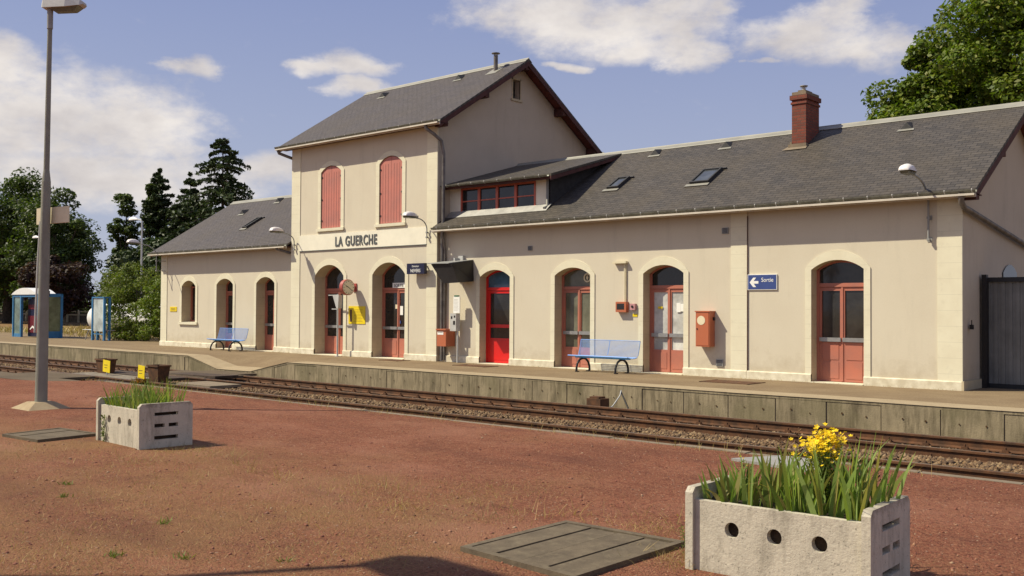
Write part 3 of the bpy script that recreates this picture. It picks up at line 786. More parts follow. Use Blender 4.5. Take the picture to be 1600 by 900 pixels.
# cornice of mouldings under the eaves
g = MB(); g.box(-22.88, -.04, ZW-.17, -6.99, .02, ZW+.12); g.build('eaves_cornice', M['fascia'], B)
g = MB(); g.box(-30.62, -.20, ZT-.22, -22.88, -.13, ZT+.05); g.build('eaves_cornice', M['stone_reveal'], B)
g = MB(); g.box(-40.27, -.04, ZL-.16, -30.62, .02, ZL+.10); g.build('eaves_cornice', M['fascia'], B)

# roofs
def roof(x0, x1, y0, y1, ze, slope, mat, label):
    ym = (y0+y1)/2; zr = ze+slope*(ym-y0); th = .07
    g = MB()
    g.prism([(y0, ze), (ym, zr), (y1, ze), (y1, ze-th), (ym, zr-th), (y0, ze-th)], 0, x0, x1)
    r = g.build('roof', mat, B); tagp(r, label)
    c = MB(); c.prism([(ym-.17, zr-.17*slope+.014), (ym-.16, zr-.16*slope+.03), (ym-.02, zr+.03), (ym, zr+.06), (ym+.02, zr+.03), (ym+.16, zr-.16*slope+.03), (ym+.17, zr-.17*slope+.014), (ym, zr+.006)], 0, x0-.01, x1+.01)
    c.build('ridge_cap', M['ridge'], r)
    return r
def gutter(r, x0, x1, y, z, front=-1):
    g = MB(); n = 8
    pts = [(y+.065*math.cos(math.pi+math.pi*i/n), z+.065*math.sin(math.pi+math.pi*i/n)) for i in range(n+1)]
    inner = [(y+.058*math.cos(math.pi+math.pi*i/n), z+.058*math.sin(math.pi+math.pi*i/n)) for i in range(n+1)][::-1]
    g.prism(pts+inner, 0, x0, x1)
    g.cur = 1
    k = x0+.25
    while k < x1:
        cl = [(y+.070*math.cos(math.pi+math.pi*i/n), z+.070*math.sin(math.pi+math.pi*i/n)) for i in range(n+1)]
        g.prism(cl+[(y+.064, z+.012), (y-.064, z+.012)], 0, k, k+.02); k += .55
    G = g.build('gutter', [M['gutter'], M['gutter_clip']], r)
    return G
def verge(r, x, y0, y1, ze, slope, side):
    ym = (y0+y1)/2; zr = ze+slope*(ym-y0)
    g = MB(); g.prism([(y0, ze-.072), (ym, zr-.072), (y1, ze-.072), (y1, ze-.24), (ym, zr-.24), (y0, ze-.24)], 0, x-.02*(side > 0), x+.02*(side < 0)+.0)
    return g.build('verge_board', M['verge'], r)
rw = roof(-22.9, -6.60, -.35, 7.79, 4.25, sl_w, M['slate'], 'long dark slate roof of the right wing')
rtw = roof(-31.05, -22.44, -.50, 7.94, 7.61, sl_t, M['slate_old'], 'weathered steep slate roof of the tall block')
rl = roof(-40.60, -30.62, -.35, 7.79, 4.03, sl_l, M['slate_old'], 'slate roof of the left wing')
gutter(rw, -22.86, -6.58, -.42, 4.22); gutter(rtw, -31.10, -22.42, -.57, 7.60); gutter(rl, -40.65, -30.66, -.42, 4.00)
gutter(rtw, -31.10, -22.42, 8.01, 7.60)
for r, x0, x1, y, z in ((rw, -22.86, -6.60, -.40, 4.07), (rtw, -31.05, -22.44, -.55, 7.45), (rl, -40.6, -30.66, -.40, 3.86)):
    g = MB(); g.box(x0, y-.085, z+.025, x1, y-.06, z+.07); g.box(x0, y+.03, z, x1, y+.055, z+.09); g.box(x0, y-.06, z+.05, x1, y+.03, z+.065); g.build('fascia_board', M['fascia'], r)
    g = MB(); g.box(x0, y+.055, z+.05, x1, y+.42, z+.075); g.build('soffit', M['verge'] if r is not rtw else M['verge'], r)
verge(rw, -6.60, -.35, 7.79, 4.25, sl_w, 1); verge(rtw, -22.44, -.50, 7.94, 7.61, sl_t, 1); verge(rtw, -31.05, -.50, 7.94, 7.61, sl_t, -1); verge(rl, -40.6, -.35, 7.79, 4.03, sl_l, -1)
def vsoffit(r_, xa, xb, y0, y1, ze, slope):
    ym = (y0+y1)/2; zr = ze+slope*(ym-y0)
    g = MB(); g.prism([(y0, ze-.074), (ym, zr-.074), (y1, ze-.074), (y1, ze-.095), (ym, zr-.095), (y0, ze-.095)], 0, xa, xb); g.build('gable_soffit', M['soffit'], r_)
vsoffit(rtw, -22.89, -22.465, -.50, 7.94, 7.61, sl_t); vsoffit(rw, -6.99, -6.625, -.35, 7.79, 4.25, sl_w)
# soffit boarding and purlin ends of the verges
def purlins(r, xw, xo, y0, ym, ze, slope, ys_):
    for y in ys_:
        yy = y if y <= ym else 2*ym-y
        z = ze+slope*(yy-y0)
        g = MB(); g.box(min(xw, xo), y-.09, z-.36, max(xw, xo), y+.09, z-.10 if abs(y-ym) > .2 else z-.10)
        g.build('purlin_end', M['verge'], r)
purlins(rtw, -22.9, -22.48, -.5, YR, 7.61, sl_t, [-.2, 1.7, 3.72, 5.75, 7.65])
purlins(rw, -7.0, -6.64, -.35, YR, 4.25, sl_w, [-.1, 1.8, 3.72])
purlins(rl, -40.27, -40.56, -.35, YR, 4.03, sl_l, [1.8, 3.72])
def on(y, z0, s, y0): return z0+s*(y-y0)
# little roof vents
def vent(r, x, y, z0, s, y0, w=.16):
    z = on(y, z0, s, y0)
    g = MB()
    g.add([(x-w, y-.18, z-.18*s+.02), (x+w, y-.18, z-.18*s+.02), (x, y-.16, z-.16*s+.19), (x, y+.22, z+.22*s+.02)], [(0, 1, 2), (1, 3, 2), (0, 2, 3)])
    g.cur = 1; g.add([(x-w*1.35, y-.26, z-.26*s+.022), (x+w*1.35, y-.26, z-.26*s+.022), (x+w*1.2, y-.17, z-.17*s+.03), (x-w*1.2, y-.17, z-.17*s+.03)], [(0, 1, 2, 3)])
    g.build('roof_vent', [M['slate_dark'], M['ridge']], r)
for x, y in ((-16.9, 3.35), (-14.45, 3.30), (-9.26, 3.15)): vent(rw, x, y, 4.25, sl_w, -.35)
for x, y in ((-25.2, 3.2), (-29.1, 3.0)): vent(rtw, x, y, 7.61, sl_t, -.5)
for x, y in ((-37.9, 2.6), (-36.4, 3.4)): vent(rl, x, y, 4.03, sl_l, -.35)
def skylight(r, x0, x1, y0_, y1_, z0, s, y0, op=.0):
    nrm = Vector((0, -s, 1)).normalized()
    def P(x, y, h): p = Vector((x, y, on(y, z0, s, y0))) + nrm*h; return tuple(p)
    def slab(g, xa, xb, ya, yb, h0, h1):
        v = [P(xa, ya, h0), P(xb, ya, h0), P(xb, yb, h0), P(xa, yb, h0), P(xa, ya, h1), P(xb, ya, h1), P(xb, yb, h1), P(xa, yb, h1)]
        g.add(v, [(4, 5, 6, 7), (0, 1, 5, 4), (1, 2, 6, 5), (2, 3, 7, 6), (3, 0, 4, 7)])
    g = MB(); f = .05
    slab(g, x0, x0+f, y0_, y1_, 0, .09); slab(g, x1-f, x1, y0_, y1_, 0, .09); slab(g, x0+f, x1-f, y0_, y0_+f, 0, .09); slab(g, x0+f, x1-f, y1_-f, y1_, 0, .09)
    slab(g, x0-.06, x1+.10, y1_+.01, y1_+.06, 0, .05)
    g.cur = 1; slab(g, x0-.10, x1+.03, y0_-.12, y0_-.005, .012, .03)
    K = g.build('skylight', [M['slate_dark'], M['ridge']], r)
    q = MB(); slab(q, x0+f, x1-f, y0_+f, y1_-f, .04, .06); q.build('pane', M['skyglass'], K)
skylight(rw, -17.18, -16.78, 1.15, 1.75, 4.25, sl_w, -.35)
skylight(rw, -14.30, -13.72, .98, 1.72, 4.25, sl_w, -.35)
skylight(rl, -35.75, -35.45, 1.1, 1.85, 4.03, sl_l, -.35); skylight(rl, -31.6, -31.2, 1.6, 2.1, 4.03, sl_l, -.35)
# brick chimney
g = MB(); g.box(-12.20, 2.70, 5.9, -11.80, 3.50, 7.32); g.box(-12.225, 2.675, 7.20, -11.775, 3.525, 7.26); g.box(-12.245, 2.655, 7.32, -11.755, 3.545, 7.44)
CH = g.build('chimney', M['brick'], rw)
g = MB(); g.box(-12.2, 2.70, 7.44, -11.8, 3.50, 7.53); g.box(-12.1, 2.85, 7.53, -11.9, 3.30, 7.60); g.build('chimney_crown', M['kerb'], CH)
g = MB(); g.tube([(-12.0, 3.0, 7.58), (-12.0, 3.0, 7.70)], .05, 10); g.tube([(-12.0, 3.0, 7.72), (-12.0, 3.0, 7.735)], .11, 10)
for q in ((-.08, 0), (.08, 0), (0, .08)): g.tube([(-12+q[0], 3+q[1], 7.66), (-12+q[0], 3+q[1], 7.74)], .008, 4)
g.build('chimney_cowl', M['zinc'], CH)
g = MB()
g.box(-12.26, 2.60, 6.0, -11.75, 2.70, 6.12); g.box(-12.25, 2.69, 6.0, -12.20, 2.95, 6.20)
g.add([(-12.38, 2.48, 5.96), (-11.70, 2.48, 5.96), (-11.74, 2.66, 6.07), (-12.30, 2.66, 6.07)], [(0, 1, 2, 3)])
g.build('flashing', M['kerb'], CH)
# stove pipe on the tall block
z = on(3.25, 7.61, sl_t, -.5)
g = MB(); g.tube([(-23.55, 3.25, z-.1), (-23.55, 3.25, z+.52)], .075, 12); g.tube([(-23.55, 3.25, z+.58), (-23.55, 3.25, z+.60)], .15, 12)
for q in ((-.07, 0), (.07, 0), (0, .07), (0, -.07)): g.tube([(-23.55+q[0], 3.25+q[1], z+.5), (-23.55+q[0], 3.25+q[1], z+.59)], .008, 4)
FP = g.build('flue_pipe', M['pipe'], rtw)
g = MB(); g.add([(-23.8, 2.95, on(2.95, 7.61, sl_t, -.5)+.012), (-23.3, 2.95, on(2.95, 7.61, sl_t, -.5)+.012), (-23.3, 3.45, on(3.45, 7.61, sl_t, -.5)+.012), (-23.8, 3.45, on(3.45, 7.61, sl_t, -.5)+.012)], [(0, 1, 2, 3)])
g.build('flashing', M['ridge'], FP)

# shed dormer with four red lights
DX0, DX1, DY = -22.9, -18.72, .42
ds = .285; dz = 5.62; dy0 = .08
def dtop(y): return dz+ds*(y-dy0)
yj = (dz-ds*dy0 - 4.25 - sl_w*.35)/(sl_w-ds)       # where the dormer roof meets the main roof
zs0 = on(DY, 4.25, sl_w, -.35)
g = MB(); g.box(DX0, DY, zs0-.1, -22.40, DY+.2, 5.60); g.box(-19.27, DY, zs0-.1, DX1, DY+.2, 5.60); g.box(-22.4, DY+.01, zs0-.12, -19.27, DY+.2, 4.66); g.box(-22.4, DY+.02, 5.50, -19.27, DY+.2, 5.64)
DM = g.build('dormer', M['band'], B); tagp(DM, 'shed dormer with a row of red framed lights')
g = MB(); g.prism([(DY-.0, zs0-.1), (yj, on(yj, 4.25, sl_w, -.35)-.02), (yj, dtop(yj)-.06), (DY, dtop(DY)-.06)], 0, DX1-.14, DX1+.005); g.build('dormer_cheek', M['slate_dark'], DM)
g = MB(); g.prism([(dy0, dz), (yj+.02, dtop(yj+.02)), (yj+.02, dtop(yj)-.06), (dy0, dz-.07)], 0, DX0+.01, DX1+.32)
DR = g.build('dormer_roof', M['slate'], DM)
gutter(DR, DX0+.02, DX1+.25, dy0-.07, dz-.03)
g = MB(); g.prism([(dy0, dz-.075), (yj, dtop(yj)-.075), (yj, dtop(yj)-.16), (dy0, dz-.2)], 0, DX1+.28, DX1+.315); g.box(DX0+.02, dy0-.0, dz-.16, DX1+.28, dy0+.03, dz-.072); g.build('verge_board', M['verge'], DR)
g = MB(); g.box(DX0+.05, DY-.42, zs0-.30, DX1+.02, DY-.02, zs0-.20+.0) if False else g.add([(-22.85, .16, on(.16, 4.25, sl_w, -.35)+.012), (DX1+.06, .16, on(.16, 4.25, sl_w, -.35)+.012), (DX1+.06, DY, zs0+.08), (-22.85, DY, zs0+.08)], [(0, 1, 2, 3)]); g.build('flashing', M['zinc'], DM)
g = MB(); fx0, fx1, fz0, fz1 = -22.40, -19.27, 4.66, 5.50; fw = .055
g.box(fx0, DY-.02, fz0, fx1, DY+.05, fz0+fw); g.box(fx0, DY-.02, fz1-fw, fx1, DY+.05, fz1)
for i in range(5):
    x = fx0+(fx1-fx0-fw)*i/4; ww = fw*1.25
    g.box(x-(.02 if 0 < i < 4 else 0), DY-.024, fz0+fw, x+fw+(.02 if 0 < i < 4 else 0), DY+.05, fz1-fw)
g.box(fx0+fw, DY-.008, 5.06, fx1-fw, DY+.04, 5.095)
WF = g.build('window_frame', M['redframe'], DM)
for i in range(4):
    x = fx0+(fx1-fx0-fw)*i/4
    q = MB(); q.box(x+fw, DY+.02, fz0+fw, x+(fx1-fx0)/4, DY+.03, fz1-fw); q.build('pane', M['glass'], WF) if False else q.build('pane', M['glass'], DM)
g = MB(); g.tube([(DX1-.05, DY-.06, 5.50), (DX1-.05, DY-.06, 4.72), (DX1-.05, DY-.22, 4.64)], .042, 8); g.build('downpipe', M['ridge'], DM)

# downpipes
def pipe(path, label, r=.05, mat='pipe'):
    g = MB(); g.tube(path, r, 10)
    return tagp(g.build('downpipe', M[mat], B), label)
pipe([(-23.05, -.57, 7.55), (-23.03, -.55, 7.38), (-22.82, -.38, 7.18), (-22.74, -.15, 7.0), (-22.72, -.06, 6.6), (-22.72, -.06, 4.45), (-22.72, -.10, 4.1), (-22.72, -.08, .05)], 'grey downpipe in the corner right of the tall block', .055)
pipe([(-22.42, -.42, 4.16), (-22.42, -.40, 4.0), (-22.60, -.14, 3.75), (-22.62, -.07, 3.5), (-22.62, -.07, .05)], 'second downpipe beside the tall block', .035)
pipe([(-31.0, -.57, 7.55), (-30.98, -.5, 7.38), (-30.72, -.3, 7.25), (-30.68, -.1, 7.2), (-30.68, .15, 7.1), (-30.68, .15, 4.6)], 'curved downpipe left of the tall block', .055)
pipe([(-6.88, -.42, 4.16), (-6.88, -.40, 3.98), (-6.90, -.15, 3.88), (-6.90, .1, 3.86), (-6.90, 4.6, 3.30), (-6.90, 7.2, 3.0)], 'pipe running slantwise across the right gable wall', .06)
pipe([(-31.05, -.42, 3.95), (-31.05, -.38, 3.8), (-30.75, -.12, 3.68), (-30.70, -.06, 3.3), (-30.70, -.06, .05)], None, .045) if False else None
pipe([(-31.25, -.42, 3.95), (-31.25, -.38, 3.85), (-30.78, -.10, 3.70)], 'short swan neck pipe under the left gutter', .05)
# wall vents
for x, z, s in ((-19.11, 3.46, .08), (-12.66, 3.67, .09), (-12.81, .355, .10)):
    g = MB(); g.box(x-s, -.03, z-s*.85, x+s, .01, z+s*.85); g.cur = 1
    for i in range(5): g.box(x-s*.8, -.035, z-s*.65+i*s*.3, x+s*.8, -.03, z-s*.65+i*s*.3+.012)
    g.build('air_grille', [M['grey'], M['black']], B)
# arched opening high in the right gable wall
g = MB(); A = arc(2.85, 3.95, 2.60, .20, 8)
g.prism([(2.85, 1.2)]+A+[(3.95, 1.2)], 0, -6.985, -6.97); g.build('gable_opening', M['glass'], B)

# ------------------------------------------------------------------ things on and beside the platform
# blue wire benches
def bench_proto():
    T = thing('bench', (0, 0, 0), 'light blue wire bench', 'bench', 'blue wire benches on the platform')
    L = .98
    g = MB()
    seat = []
    for i in range(11):
        t = i/10; seat.append((-.50+.44*t, .425+.022*(1-t)**2*0+.03*abs(t-.5)*0 - .03*math.sin(math.pi*t)+.015*(1-t)))
    for y, z in seat: g.tube([(-L, y, z), (L, y, z)], .009, 5)
    for x in (-L, -.33, .33, L): g.tube([(x, y, z-.008) for y, z in seat], .008, 5)
    g.tube([(-L, -.51, .43), (L, -.51, .43)], .014, 6)
    g.build('seat', M['benchblue'], T, local=True)
    g = MB(); back = [(-.045+.11*(i/13)**.8, .455+.385*i/13) for i in range(14)]
    for y, z in back: g.tube([(-L, y, z), (L, y, z)], .0072, 5)
    for x in (-L, 0, L): g.tube([(x, y+.006, z) for y, z in back], .010, 5)
    g.tube([(-L, back[-1][0], back[-1][1]+.005), (L, back[-1][0], back[-1][1]+.005)], .012, 6)
    g.build('backrest', M['benchblue'], T, local=True)
    g = MB(); g.box(-L+.08, -.30, .365, L-.08, -.25, .405); g.build('seat_beam', M['shelterblue'], T, local=True)
    for x in (-.66, .62):
        g = MB(); P = []
        for i in range(13):
            a = math.pi*i/12; P.append((x, -.25-.29*math.cos(a), .34*math.sin(a)**.8+.015))
        for p, q in zip(P[:-1], P[1:]):
            g.tube([p, q], .030, 6)
        g.box(x-.035, -.56, 0, x+.035, -.46, .02); g.box(x-.035, -.08, 0, x+.035, .02, .02)
        g.box(x-.02, -.33, .33, x+.02, -.21, .375)
        g.build('leg', M['black'], T, local=True)
    return T
b1 = bench_proto(); b1.location = (-15.92, -.48, 0.004); b1['label'] = 'light blue wire bench standing before the salmon doors of the right wing'
b2 = copy_tree(b1); b2.location = (-33.85, -.55, 0.004); b2['label'] = 'light blue wire bench standing by the low left wing, farther from the camera'

# wall lamps on curved arms
def wall_lamp(x, yw, z0, z1, zh, yh, label, yb=.10, r=.019):
    T = thing('wall_lamp', (x, yw, z0), label, 'wall lamp', 'curved arm lamps on the station walls')
    yp = yw-yb
    g = MB(); P = [(x, yp, z0-.03), (x, yp, z1)]
    n = 9
    for i in range(1, n+1):
        a = (math.pi/2)*i/n
        P.append((x, yp-(abs(yh-yp)-.30)*(1-math.cos(a)), z1+(zh-z1-.03)*math.sin(a)))
    P.append((x, yh+.16, zh-.02)); g.tube(P, r, 8)
    g.build('arm', M['grey'], T)
    for z in (z0, z0+(z1-z0)*.62):
        g = MB(); g.box(x-.015, yp, z-.012, x+.015, yw, z+.012); g.box(x-.05, yw-.012, z-.05, x+.05, yw, z+.05); g.box(x-.03, yp-.03, z-.025, x+.03, yp+.03, z+.025)
        g.build('bracket', M['grey'], T)
    g = MB(); nn = 10; prof = [(.26, .02, .05), (.20, .10, .10), (.06, .145, .13), (-.10, .15, .14), (-.22, .12, .13), (-.27, .03, .10)]
    vs = []; 
    for (dy, hh, ww) in prof:
        for k in range(nn+1):
            a = math.pi*k/nn; vs.append((x-ww*math.cos(a), yh+dy, zh+.015+hh*math.sin(a)**.8))
    F = [(i*(nn+1)+k, (i+1)*(nn+1)+k, (i+1)*(nn+1)+k+1, i*(nn+1)+k+1) for i in range(len(prof)-1) for k in range(nn)]
    g.add(vs, F, True); g.add([vs[(len(prof)-1)*(nn+1)+k] for k in range(nn+1)], [tuple(range(nn+1))]); g.add([vs[k] for k in range(nn+1)], [tuple(range(nn+1))])
    H = g.build('lamp_head', M['lampshell'], T)
    g = MB(); g.prism([(yh+.22, zh+.018), (yh-.26, zh+.018), (yh-.22, zh-.045), (yh+.10, zh-.055)], 0, x-.085, x+.085); g.build('lens', M['glass_green'], H)
    g = MB(); g.box(x-.045, yh+.14, zh-.03, x+.045, yh+.30, zh+.05); g.build('collar', M['grey'], H)
    return T
wall_lamp(-7.66, 0, 3.24, 4.0, 4.58, -1.25, 'tall curved lamp on the right wing near the end wall', .09, .024)
wall_lamp(-23.28, -.15, 3.95, 4.20, 4.56, -.95, 'lamp over the right end of the LA GUERCHE band', .09)
wall_lamp(-30.35, -.15, 3.80, 4.08, 4.42, -1.00, 'lamp at the left corner of the tall block above the low roof', .09)
wall_lamp(-39.9, 0, 3.22, 3.90, 4.36, -1.50, 'lamp on long brackets at the far left corner of the low wing', .45)

# station clock, hung square to the wall
cx, cy, cz, cr_ = -26.88, -.52, 2.38, .27
T = thing('station_clock', (cx, cy, cz-cr_), 'round red cased station clock on a wall bracket above the yellow notice', 'clock')
g = MB(); g.tube([(cx-.13, cy, cz), (cx+.03, cy, cz)], cr_, 28, caps=True); C_ = g.build('case', M['clockred'], T)
g = MB(); g.tube([(cx+.031, cy, cz), (cx+.045, cy, cz)], cr_-.025, 28); D_ = g.build('dial', M['cream'], T)
g = MB()
for k in range(12):
    a = k*math.pi/6; y0, z0 = cy+math.sin(a)*.185, cz+math.cos(a)*.185; y1, z1 = cy+math.sin(a)*.222, cz+math.cos(a)*.222
    g.tube([(cx+.046, y0, z0), (cx+.046, y1, z1)], .009 if k % 3 else .013, 4)
g.build('hour_marks', M['black'], D_)
for a, l, rr in ((R(128), .19, .008), (R(292), .14, .011)):
    g = MB(); g.tube([(cx+.052, cy, cz), (cx+.052, cy+math.sin(a)*l, cz+math.cos(a)*l)], rr, 4); g.build('hand', M['black'], D_)
g = MB(); g.box(cx-.10, cy+cr_-.03, cz-.05, cx, -.15, cz+.05); g.box(cx-.14, -.185, cz-.14, cx+.04, -.15, cz+.14); g.build('bracket', M['clockred'], T)

# ticket validator posts
T = thing('validator_post', (-27.44, -.50, 0), 'grey post with small arms and wedge box left of the station clock', 'post')
g = MB(); g.tube([(-27.44, -.5, .0), (-27.44, -.5, 2.15)], .032, 10); g.tube([(-27.44, -.5, 0), (-27.44, -.5, .02)], .09, 12); g.build('pole', M['lgrey'], T)
g = MB(); g.prism([(-27.64, 2.12), (-27.30, 2.12), (-27.33, 1.66), (-27.42, 1.66)], 1, -.58, -.42); g.build('wedge_box', M['lgrey'], T)
g = MB(); g.box(-27.95, -.52, 2.10, -27.45, -.48, 2.13); g.build('arm', M['lgrey'], T)
g = MB(); g.box(-27.75, -.52, 1.62, -27.45, -.48, 1.65); g.build('arm', M['lgrey'], T)
T = thing('ticket_stand', (-21.95, -.22, 0), 'slim stand with grey machine and white notice by the red door', 'ticket machine')
g = MB(); g.tube([(-21.90, -.2, 0), (-21.90, -.2, 1.0)], .03, 8); g.build('pole', M['lgrey'], T)
g = MB(); g.box(-22.14, -.30, .98, -21.88, -.12, 1.53); g.cur = 1; g.box(-22.10, -.306, 1.36, -22.04, -.30, 1.44); g.box(-22.0, -.306, 1.18, -21.92, -.30, 1.30); g.box(-21.97, -.306, 1.40, -21.91, -.30, 1.46); g.build('machine', [M['lgrey'], M['dark']], T)
g = MB(); g.box(-22.04, -.26, 1.54, -21.76, -.235, 2.05); g.build('notice', M['paper'], T)
g = MB(); g.box(-22.0, -.265, 2.05, -21.80, -.23, 2.09); g.build('notice_clip', basic('green_clip', (.02, .16, .08), .5), T)
g = MB()
for i in range(9): g.box(-22.01, -.262, 1.62+i*.042, -21.82+rng.uniform(-.05, .03), -.26, 1.63+i*.042)
g.build('print', M['lgrey'], T)
# orange mailbox
T = thing('letter_box', (-22.37, -.2, .48), 'small orange letter box with white label in the corner', 'letter box')
g = MB(); g.prism([(-.42, .50), (-.02, .50), (-.02, 1.03), (-.42, .99)], 0, -22.60, -22.20); g.box(-22.62, -.45, 1.0, -22.18, -.02, 1.04); K = g.build('box', M['orange'], T)
g = MB(); g.box(-22.57, -.424, .86, -22.31, -.42, .95); g.build('label_plate', M['paper'], K)
g = MB(); g.box(-22.55, -.427, .925, -22.33, -.423, .935); g.build('slot', M['dark'], K)

# hooded screen
T = thing('screen_hood', (-21.8, -.5, 2.48), 'black hooded departure screen bracketed to the wall left of the red door', 'screen')
g = MB()
v = [(-22.26, -1.02, 3.04), (-21.40, -1.0, 3.03), (-21.42, -.04, 3.16), (-22.28, -.04, 3.16), (-21.80, -.94, 2.44), (-21.16, -.92, 2.46), (-21.38, -.04, 2.52), (-22.0, -.04, 2.52)]
g.add(v, [(0, 1, 2, 3), (4, 7, 6, 5), (0, 4, 5, 1), (1, 5, 6, 2), (2, 6, 7, 3), (3, 7, 4, 0)]); K = g.build('housing', M['dark'], T)
g = MB(); g.add([(-22.36, -1.08, 3.045), (-21.46, -1.05, 3.035), (-21.44, -.0, 3.175), (-22.38, -.0, 3.175), (-22.36, -1.08, 3.065), (-21.46, -1.05, 3.055), (-21.44, -.0, 3.195), (-22.38, -.0, 3.195)],
    [(0, 3, 2, 1), (4, 5, 6, 7), (0, 1, 5, 4), (1, 2, 6, 5), (2, 3, 7, 6), (3, 0, 4, 7)]); g.build('visor', M['grey'], T)
g = MB(); g.box(-22.0, -.10, 3.15, -21.8, 0, 3.32); g.box(-22.0, -.30, 3.14, -21.95, -.05, 3.25); g.build('bracket', M['lgrey'], T)
# wall signs
def sign(name, label, cat, x0, x1, z0, z1, y, th, mat, border=None, group=None):
    T = thing(name, ((x0+x1)/2, y, z0), label, cat, group)
    g = MB(); g.box(x0, y-th, z0, x1, y, z1); P = g.build('panel', mat, T)
    return T
T = sign('exit_sign', 'blue Sortie sign with white arrow pointing left', 'sign', -12.03, -11.25, 2.18, 2.56, 0, .03, M['paper'])
g = MB(); g.box(-12.015, -.034, 2.195, -11.265, -.03, 2.545); g.build('blue_face', M['blueSign'], T)
g = MB(); ax, az = -11.97, 2.365
g.prism([(ax+.075, az+.032), (ax+.235, az+.032), (ax+.235, az-.032), (ax+.075, az-.032)], 1, -.038, -.034)
g.prism([(ax, az), (ax+.095, az+.115), (ax+.175, az+.115), (ax+.08, az), ], 1, -.0385, -.034); g.prism([(ax, az), (ax+.08, az), (ax+.175, az-.115), (ax+.095, az-.115)], 1, -.0385, -.034)
g.build('arrow', M['paper'], T)
text('lettering', 'Sortie', -11.66, 2.375, .145, -.036, M['paper'], T, sx=.92, depth=.002, bold=.0)
T = thing('direction_sign', (-23.55, -.35, 2.78), 'dark navy hanging sign reading Direction NEVERS', 'sign')
g = MB(); g.box(-24.02, -.42, 2.78, -23.20, -.30, 3.12); g.build('panel', M['navy'], T)
text('lettering', 'Direction', -23.61, 3.0, .085, -.422, M['paper'], T, depth=.002, center=True)
text('lettering', 'NEVERS', -23.61, 2.835, .15, -.422, M['paper'], T, depth=.002, center=True, sx=.92)
g = MB(); g.box(-23.95, -.30, 3.0, -23.91, -.15, 3.04); g.box(-23.33, -.30, 3.0, -23.29, -.15, 3.04); g.build('bracket', M['grey'], T)
T = sign('yellow_notice', 'yellow timetable notice under the station clock', 'notice', -27.27, -26.38, 1.13, 1.74, -.155, .012, M['yellow'])
g = MB()
for i in range(9): g.box(-27.0+.02*(i % 3), -.169, 1.21+i*.05, -26.52-.05*(i % 2), -.167, 1.218+i*.05)
g.box(-27.2, -.169, 1.20, -27.08, -.167, 1.62); g.build('print', M['stalk'], T)
T = sign('yellow_notice', 'small yellow plate at the far left end of the low wing', 'notice', -39.50, -38.95, 1.48, 1.68, -.0, .02, M['yellow'])
g = MB(); [g.box(-39.42, -.022, 1.53+i*.04, -39.05, -.02, 1.545+i*.04) for i in range(3)]; g.build('print', M['stalk'], T)
T = sign('exit_strip', 'white strip lettered SORTIE inside the right arched door of the tall block', 'sign', -25.45, -24.62, 2.36, 2.53, .25, .01, M['paper'])
text('lettering', 'SORTIE', -25.38, 2.39, .15, .238, M['dark'], T, depth=.002, bold=.0)
for i, (x0, x1, z0, z1, c, l) in enumerate([(-25.12, -24.98, 1.45, 1.75, 'paper', 'white sheet stuck on the left pane of the SORTIE door'), (-25.36, -25.20, 1.66, 1.80, 'cream', 'small cream notice on the left pane of the SORTIE door'),
        (-24.68, -24.52, 1.50, 1.68, 'cream', 'small cream notice on the right pane of the SORTIE door'), (-25.25, -25.08, 1.16, 1.26, 'blueSign', 'small blue sticker low on the SORTIE door glass'), (-28.05, -27.75, 1.35, 1.75, 'paper', 'white poster on the door behind the grey post')]):
    g = MB(); yy = .305 if x0 > -27 else .325; g.box(x0, yy-.01, z0, x1, yy, z1); tagp(g.build('sticker', M[c]), l, 'sticker')
for i, (x0, x1, z0, z1, y, c, l) in enumerate([(-14.28, -14.16, 1.62, 1.86, .31, 'paper', 'white paper on the whitened door panes'), (-14.17, -14.02, 1.64, 1.84, .312, 'paper', 'second white paper overlapping the right door leaf glass'), (-14.86, -14.72, 1.71, 1.77, .31, 'yellow', 'small yellow sticker on the left whitened pane')]):
    g = MB(); g.box(x0, y-.01, z0, x1, y, z1); tagp(g.build('sticker', M[c]), l, 'sticker')
# round plate in the fanlight of the second salmon door
T = thing('round_emblem', (-17.26, .33, 2.46), 'cream ring with a diamond in the fanlight behind the bench', 'emblem')
g = MB(); n = 24
A = [(-17.26+.13*math.sin(2*math.pi*k/n), 2.575+.13*math.cos(2*math.pi*k/n)) for k in range(n)]; Bq = [(-17.26+.09*math.sin(2*math.pi*k/n), 2.575+.09*math.cos(2*math.pi*k/n)) for k in range(n)]
for k in range(n):
    a, b, c, d = A[k], A[(k+1) % n], Bq[(k+1) % n], Bq[k]; g.prism([a, b, c, d], 1, .325, .335)
g.build('ring', M['cream'], T)
g = MB(); g.prism([(-17.26, 2.66), (-17.22, 2.575), (-17.26, 2.49), (-17.30, 2.575)], 1, .325, .335); g.build('diamond', M['cream'], T)

# conduit lamp with red alarm box
T = thing('alarm_box', (-15.77, -.1, 1.6), 'red alarm box under a thin conduit on the wall', 'alarm box')
g = MB(); g.box(-15.94, -.13, 1.61, -15.60, 0, 1.89); K = g.build('box', M['orange'], T)
g = MB(); g.box(-15.90, -.134, 1.68, -15.66, -.13, 1.84); g.build('glass', M['glass'], K)
g = MB(); g.tube([(-15.71, -.03, 1.88), (-15.71, -.03, 2.94)], .02, 6); g.tube([(-15.67, -.03, 1.88), (-15.67, -.03, 2.94)], .012, 6); g.build('conduit', M['cream'], T)
g = MB(); g.box(-16.06, -.12, 2.93, -15.62, -.01, 2.985); g.build('strip_light', M['cream'], T)
T = thing('call_button', (-15.42, -.08, 1.66), 'small pink call button right of the red alarm box', 'call button')
g = MB(); g.box(-15.50, -.09, 1.67, -15.34, 0, 1.84); K = g.build('box', basic('pink_plastic', (.50, .25, .26), .5, .05), T)
